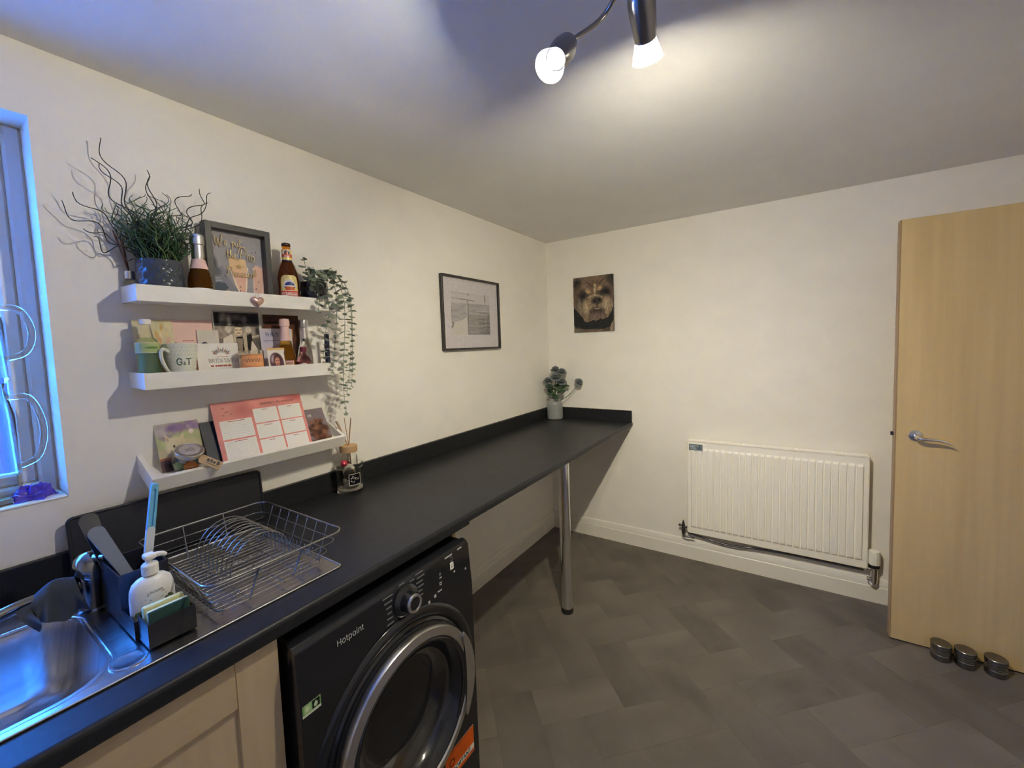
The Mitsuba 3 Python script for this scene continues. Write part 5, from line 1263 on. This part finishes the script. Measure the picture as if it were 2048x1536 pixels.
A.ell(.5, .97, .3, .06, (124, 104, 86), .6); A.ell(.30, .80, .18, .10, (120, 102, 84), .6); A.ell(.78, .82, .16, .10, (112, 94, 78), .6)
A.ell(.26, .62, .14, .12, blk, .5); A.ell(.80, .68, .13, .10, blk, .5); A.ell(.25, .52, .12, .18, (52, 48, 48), .6)
A.ell(.16, .45, .05, .16, (132, 120, 104), .5, .15); A.ell(.96, .40, .04, .14, (140, 124, 104), .5)
A.ell(.38, .735, .075, .045, tan, .35, -.4); A.ell(.675, .775, .065, .04, tan, .35, .3); A.ell(.55, .78, .036, .085, cream, .25, .05); A.line(.545, .70, .55, .62, .012, cream)
A.ell(.55, .48, .30, .175, (120, 104, 86), .2); A.ell(.38, .40, .16, .22, (138, 120, 96), .35, .15); A.ell(.78, .42, .15, .21, (146, 126, 100), .35, -.1)
A.ell(.31, .44, .06, .10, cream, .7, .3, .8); A.ell(.82, .47, .06, .12, cream, .7, -.3, .7); A.line(.40, .63, .55, .66, .02, cream, .7); A.line(.55, .66, .72, .61, .02, cream, .6)
A.ell(.60, .555, .13, .065, (58, 52, 48), .35); A.ell(.53, .55, .03, .022, (26, 24, 24), .4); A.ell(.655, .565, .03, .022, (26, 24, 24), .4); A.line(.60, .50, .61, .42, .012, (60, 50, 44))
A.ell(.60, .36, .17, .075, (70, 58, 52), .4); A.line(.55, .41, .66, .41, .012, (150, 132, 112)); A.ell(.60, .27, .16, .07, (110, 92, 84), .5); A.line(.44, .38, .40, .22, .02, (82, 68, 56), .7); A.line(.75, .38, .82, .24, .02, (84, 70, 58), .7)
A.poly([(0, .46), (.08, .40), (.18, .30), (.24, .26), (.27, .20), (.34, .17), (.42, .19), (.5, .21), (.56, .19), (.64, .21), (.69, .24), (.72, .21), (.86, .24), (.96, .36), (1, .44), (1, .20), (.93, .09), (.78, .04), (.1, .05), (0, .12)], (34, 36, 36))
A.poly([(.93, .10), (1, .20), (1, 0), (.90, 0)], (140, 124, 108)); A.ell(.08, .03, .12, .05, (110, 100, 86), .6)
for u_, v_ in ((.26, .655), (.845, .70)): A.ell(u_, v_, .045, .032, (20, 18, 18), .3); A.ell(u_+.012, v_+.008, .008, .006, (120, 110, 100), .5)
for i in range(7): A.line(.30+.03*i, .92-.01*i, .42+.02*i, .84-.008*i, .010, br2, .35); A.line(.80-.02*i, .95-.012*i, .70-.01*i, .86, .010, br2, .3)
A.grain(.16, 45, 9)
card(k, 'print', A, CX1-CX0, CZ1-CZ0, (CX0, -.0175, CZ0), (1, 0, 0), (0, 0, 1), (0, -1, 0), .0006, (60, 52, 46))

# ---------------------------------------------------------------- radiator
RA, RB, RZ0, RZ1, RF, RBk = 1.047, 1.957, .208, .822, -.078, -.030
k = thing('radiator', 'white ribbed panel radiator under the bulldog canvas side of the far wall', 'radiator')
nx, nz_ = 500, 40
xs = np.linspace(0, 1, nx); zs = np.r_[0, .03, .055, np.linspace(.065, .085, 6), np.linspace(.12, .88, 10), np.linspace(.915, .935, 6), .945, .97, 1.0]
Xg, Zg = np.meshgrid(xs, zs, indexing='xy')
NR = 25; ph_ = (Xg*(RB-RA)-.018)/((RB-RA-.036)/NR); fr2 = ph_-np.floor(ph_)
groove = np.clip((np.abs(fr2-.5)-.36)/.07, 0, 1)*((ph_ > 0) & (ph_ < NR)); groove = groove*groove*(3-2*groove)
flat = np.clip(np.minimum(Zg-.065, .935-Zg)/.020, 0, 1)
depth_ = .0095*(1-groove)*flat*((ph_ > 0) & (ph_ < NR))
G = np.stack([RA+Xg*(RB-RA), RF+.0095-depth_, RZ0+Zg*(RZ1-RZ0)], -1).reshape(-1, 3)
nz_ = len(zs); i, j = np.meshgrid(np.arange(nz_-1), np.arange(nx-1), indexing='ij'); a = (i*nx+j).ravel()
fm = trimesh.Trimesh(G, np.concatenate([np.stack([a, a+1, a+nx+1], -1), np.stack([a, a+nx+1, a+nx], -1)]), process=False)
part(k, 'front_panel', cat(fm, box(RA+.001, RB-.001, RF+.0105, RF+.016, RZ0+.001, RZ1-.001)), 'radiator_white', 40)
part(k, 'back_panel', box(RA, RB, RBk-.004, RBk, RZ0, RZ1-.01), 'radiator_white', False)
for x0 in (RA-.004, RB+.001): part(k, 'side_cheek', box(x0, x0+.003, RF+.006, RBk, RZ0+.004, RZ1+.004, .001), 'radiator_white', False)
part(k, 'top_rail', cat(box(RA-.004, RB+.004, RF+.005, RF+.010, RZ1, RZ1+.009, .001), box(RA-.004, RB+.004, RBk-.006, RBk-.001, RZ1, RZ1+.009, .001)), 'radiator_white', False)
for i in range(64):
    x = RA+.012+(RB-RA-.024)*i/63
    part(k, 'top_grille_bar', box(x-.0042, x+.0042, RF+.0102, RBk-.0062, RZ1+.001, RZ1+.0078), 'radiator_white', False)
part(k, 'top_well', box(RA, RB, RF+.017, RBk-.005, RZ1-.05, RZ1-.045), 'black_rubber', False)
for x in (RA+.15, RB-.15): part(k, 'bracket', box(x-.02, x+.02, RBk, -.0005, .30, .74), 'radiator_white', False)
A = Art(40, 24, (120, 132, 140)); A.grain(.2, 6); A.rect(.1, .45, .45, .75, (180, 186, 190), .6); A.rect(.55, .9, .2, .5, (84, 92, 100), .7); A.rect(.75, .8, .3, .9, (60, 66, 72))
card(k, 'rating_sticker', A, .082, .042, (RA+.010, RF-.0002, .768), (1, 0, 0), (0, 0, 1), (0, -1, 0), .0006, label='silvery rating sticker')
vm = 'dark_chrome'
v1 = part(k, 'lockshield_valve', cat(lathe([(.0, 0), (.010, 0), (.012, .004), (.012, .040), (.009, .048), (.010, .052), (.009, .070), (.004, .086), (.002, .092), (0, .092)], 20, (1.014, -.050, .186)), lathe([(0, 0), (.009, 0), (.009, .032), (0, .032)], 16, (1.010, -.050, .232), (1, 0, 0)), lathe([(0, 0), (.006, 0), (.009, .012), (.006, .020), (0, .020)], 14, (1.004, -.050, .240), (-1, 0, 0))), vm, 30, 'small dark metal valve')
part(k, 'pipe', tube(spline([(1.014, -.050, .190), (1.016, -.050, .172), (1.040, -.048, .166), (1.080, -.042, .165)], 6), .0055, 10), 'dark_chrome', True)
tv_ = part(k, 'thermostatic_valve', cat(lathe([(0, 0), (.013, 0), (.015, .004), (.015, .075), (.012, .085), (0, .085)], 24, (1.990, -.052, .130)), lathe([(0, 0), (.012, 0), (.012, .028), (0, .028)], 20, (1.990, -.052, .205), (-1, 0, 0)), lathe([(0, 0), (.010, 0), (.010, .024), (0, .024)], 20, (1.984, -.052, .148), (-1, 0, 0))), 'chrome', 30, 'chrome thermostatic valve')
part(tv_, 'collar', lathe([(.016, .214), (.024, .220), (.026, .230), (.016, .234)], 30, (1.990, -.052, 0)), 'black_rubber', 30)
hv_ = []
for q_ in range(60):
    pass
part(tv_, 'head', loft([np.stack([1.990+rr_*(1-.035*(np.cos(12*lq2) > .2))*np.cos(lq2), -.052+rr_*(1-.035*(np.cos(12*lq2) > .2))*np.sin(lq2), np.full_like(lq2, z_)], -1) for lq2 in [np.linspace(0, 2*np.pi, 72, endpoint=False)] for rr_, z_ in ((.020, .2345), (.0265, .236), (.0265, .300), (.0245, .309), (.018, .312), (.0002, .3125))]), 'white_plastic', 30, 'white ribbed valve head')
part(k, 'pipe', tube(spline([(1.990, -.052, .135), (1.990, -.052, .120), (1.984, -.035, .112), (1.984, -.004, .112)], 6), .0075, 12), 'chrome', True)
part(k, 'supply_pipe', tube(spline([(1.04, -.030, .188), (1.16, -.028, .170), (1.26, -.030, .160), (1.34, -.032, .163), (1.42, -.030, .172), (1.6, -.028, .180), (1.95, -.028, .180)], 8), .006, 10), 'dark_chrome', True)

# ---------------------------------------------------------------- three ribbed tins against the door
for i, (x, y, lb_) in enumerate(((2.180, -.383, 'ribbed silver tin against the door, the one nearest the radiator'), (2.256, -.388, 'ribbed silver tin against the door, between the other two'), (2.348, -.390, 'ribbed silver tin against the door, standing a little apart from the other two'))):
    k = thing('metal_tin', lb_, 'tin')
    R_ = .0345
    P = [(0, 0), (R_-.004, 0), (R_-.001, .002), (R_, .006), (R_, .026)]
    for j in range(3): P += [(R_-.0030, .0285+.0095*j), (R_-.0030, .0305+.0095*j), (R_, .033+.0095*j), (R_, .036+.0095*j)]
    P += [(R_, .060), (R_-.001, .0625)]
    part(k, 'body', lathe(P, 40, (x, y, 0)), 'tin_metal', 30)
    part(k, 'lid', lathe([(R_-.001, .0626), (R_+.001, .063), (R_+.001, .072), (R_-.001, .0745), (R_-.004, .0735), (0, .0725)], 40, (x, y, 0)), 'tin_metal', 30)

# ---------------------------------------------------------------- window sill: two stacked glass jugs and a crumpled bag
def jug(c, r, h, key, lb_, up):
    k = thing('glass_jug', lb_, 'jug')
    s_ = 1 if up else -1; z0 = c[2] if up else c[2]+h
    pr_ = [(r*.92, 0), (r, .012), (r, h*.72), (r*.86, h*.90), (r*.80, h*.95), (r*.84, h), (r*.80, h), (r*.765, h*.95), (r*.825, h*.895), (r*.965, h*.715), (r*.965, .014), (0, .008)]
    P = [(0, 0)]+pr_
    m = lathe([(a_, b_) for a_, b_ in P], 48)
    v = np.array(m.vertices); v[:, 2] *= s_
    m = trimesh.Trimesh(v+np.array((c[0], c[1], z0)), m.faces, process=False)
    if not up: m.invert()
    part(k, 'body', m, 'clear_glass', 35)
    hz = lambda q_: z0+s_*q_*h
    dy = np.array((.35, .94, 0)); cc = np.array((c[0], c[1], 0))
    pts = [cc+dy*(r*.86)+np.array((0, 0, hz(.88))), cc+dy*(r+.030)+np.array((0, 0, hz(.86))), cc+dy*(r+.048)+np.array((0, 0, hz(.60))), cc+dy*(r+.034)+np.array((0, 0, hz(.36))), cc+dy*(r-.002)+np.array((0, 0, hz(.28)))]
    part(k, 'handle', tube(spline(pts, 8), .0075, 12), 'clear_glass', True)
    return k
jug((-.052-.035, -2.815, WZ0+.0065), .066, .300, 'a', 'lower of two stacked clear glass jugs on the window sill', True)
jug((-.052-.035, -2.815, WZ0+.0065+.3005), .064, .215, 'b', 'upper of two stacked clear glass jugs in the window', True)
nb = 26
tb, pb_ = np.meshgrid(np.linspace(0, 2*np.pi, nb, endpoint=False), np.linspace(0, 1, 14), indexing='xy')
dirv = np.stack([np.cos(tb)*np.cos(pb_*1.5), np.sin(tb)*np.cos(pb_*1.5), np.sin(pb_*1.5)], -1)
nz2 = meshkit.fbm(dirv*2.3+4.0, 3, 5)
fold = .75+.55*np.abs(nz2-.5)*2+.18*np.sin(5*tb+3*pb_)
Bv = dirv*fold[..., None]*np.array((.036, .040, .036))
bags = [np.stack([Bv[i, :, 0], Bv[i, :, 1], Bv[i, :, 2]], -1)+np.array((-.045, -2.738, WZ0+.0066)) for i in range(14)]
M('bag_violet', alb(0.085, 0.055, 0.50), 0.28)
solo('crumpled_bag', loft(bags), 'bag_violet', 'crumpled violet blue plastic bag in the corner of the window sill', 'bag', 25)
solo('sill_cable', tube(spline([(-.030, -2.775, WZ0+.008), (-.020, -2.83, WZ0+.008), (-.012, -2.90, WZ0+.008), (-.014, -3.05, WZ0+.008)], 6), .0016, 6), 'ink_dark', 'thin dark cable lying along the window sill beside the violet bag', 'cable', True)

# ---------------------------------------------------------------- ceiling spotlight
k = thing('ceiling_spotlight', 'brushed metal ceiling light with curved arms and frosted glass spot heads', 'ceiling light')
FC = np.array((1.385, -2.150, H))
part(k, 'ceiling_plate', lathe([(0, -.026), (.045, -.026), (.055, -.020), (.058, -.001), (.0, -.001)], 48, FC), 'lamp_metal', 30)
def spot(bulb, axis, via, power, flat):
    a_ = np.asarray(axis, float); a_ /= np.linalg.norm(a_); b_ = np.asarray(bulb, float)
    tail = b_-a_*.098
    e_ = -.007 if not flat else .014          # how far the metal reaches
    h = part(k, 'head', lathe([(0, -.100), (.010, -.099), (.0165, -.092), (.0235, -.078), (.0268, -.055), (.0262, -.032), (.0225, -.010+e_), (.0210, e_), (.0200, e_), (.0212, -.012+e_), (.0250, -.034), (.0255, -.054), (.0215, -.074), (0, -.082)], 40, b_, a_), 'lamp_metal', 30)
    part(h, 'glass_shade', lathe([(.0213, e_-.003), (.0245, e_+.010), (.0290, e_+.024), (.0320, e_+.036), (.0312, e_+.0365)], 40, b_, a_), 'frosted_glass', True, 'frosted glass shade')
    P = spline([FC+np.array((0, 0, -.020))+(np.asarray(via[0])-FC)*.10*np.array((1, 1, 0)), *[np.asarray(v_, float) for v_ in via], tail+a_*.006], 10)
    part(h, 'arm', tube(P, .0055, 10), 'lamp_metal', True)
    part(h, 'lamp_holder', lathe([(0, -.060), (.012, -.058), (.012, -.018), (0, -.017)], 20, b_, a_), 'white_plastic', 30)
    if flat: m = lathe([(.0190, .004), (.018, .0055), (0, .006)], 32, b_, a_); part(h, 'bulb_body', lathe([(0, -.0165), (.014, -.016), (.0195, -.004), (.0195, .0035), (0, .0036)], 32, b_, a_), 'white_plastic', 30)
    else: m = lathe([(0, -.015), (.008, -.0135), (.0135, -.008), (.0155, 0), (.0135, .008), (.008, .0135), (0, .0155)], 24, b_, a_)
    q_ = part(h, 'bulb', m, 'white_plastic', True, 'glowing bulb')
    scene[q_]['emitter'] = {'type': 'area', 'radiance': {'type': 'rgb', 'value': [power*c_ for c_ in BULB_RGB]}}
spot((1.168, -2.104, 2.083), (-.08, -.67, -.74), [(1.33, -2.08, 2.235), (1.24, -1.99, 2.215)], BULB_A, False)
spot((1.330, -2.010, 2.125), (-.10, .78, -.64), [(1.36, -2.13, 2.245), (1.335, -2.10, 2.23)], BULB_B, True)
spot((1.640, -2.250, 2.090), (.62, -.50, -.60), [(1.47, -2.19, 2.235), (1.55, -2.22, 2.19)], BULB_C, True)
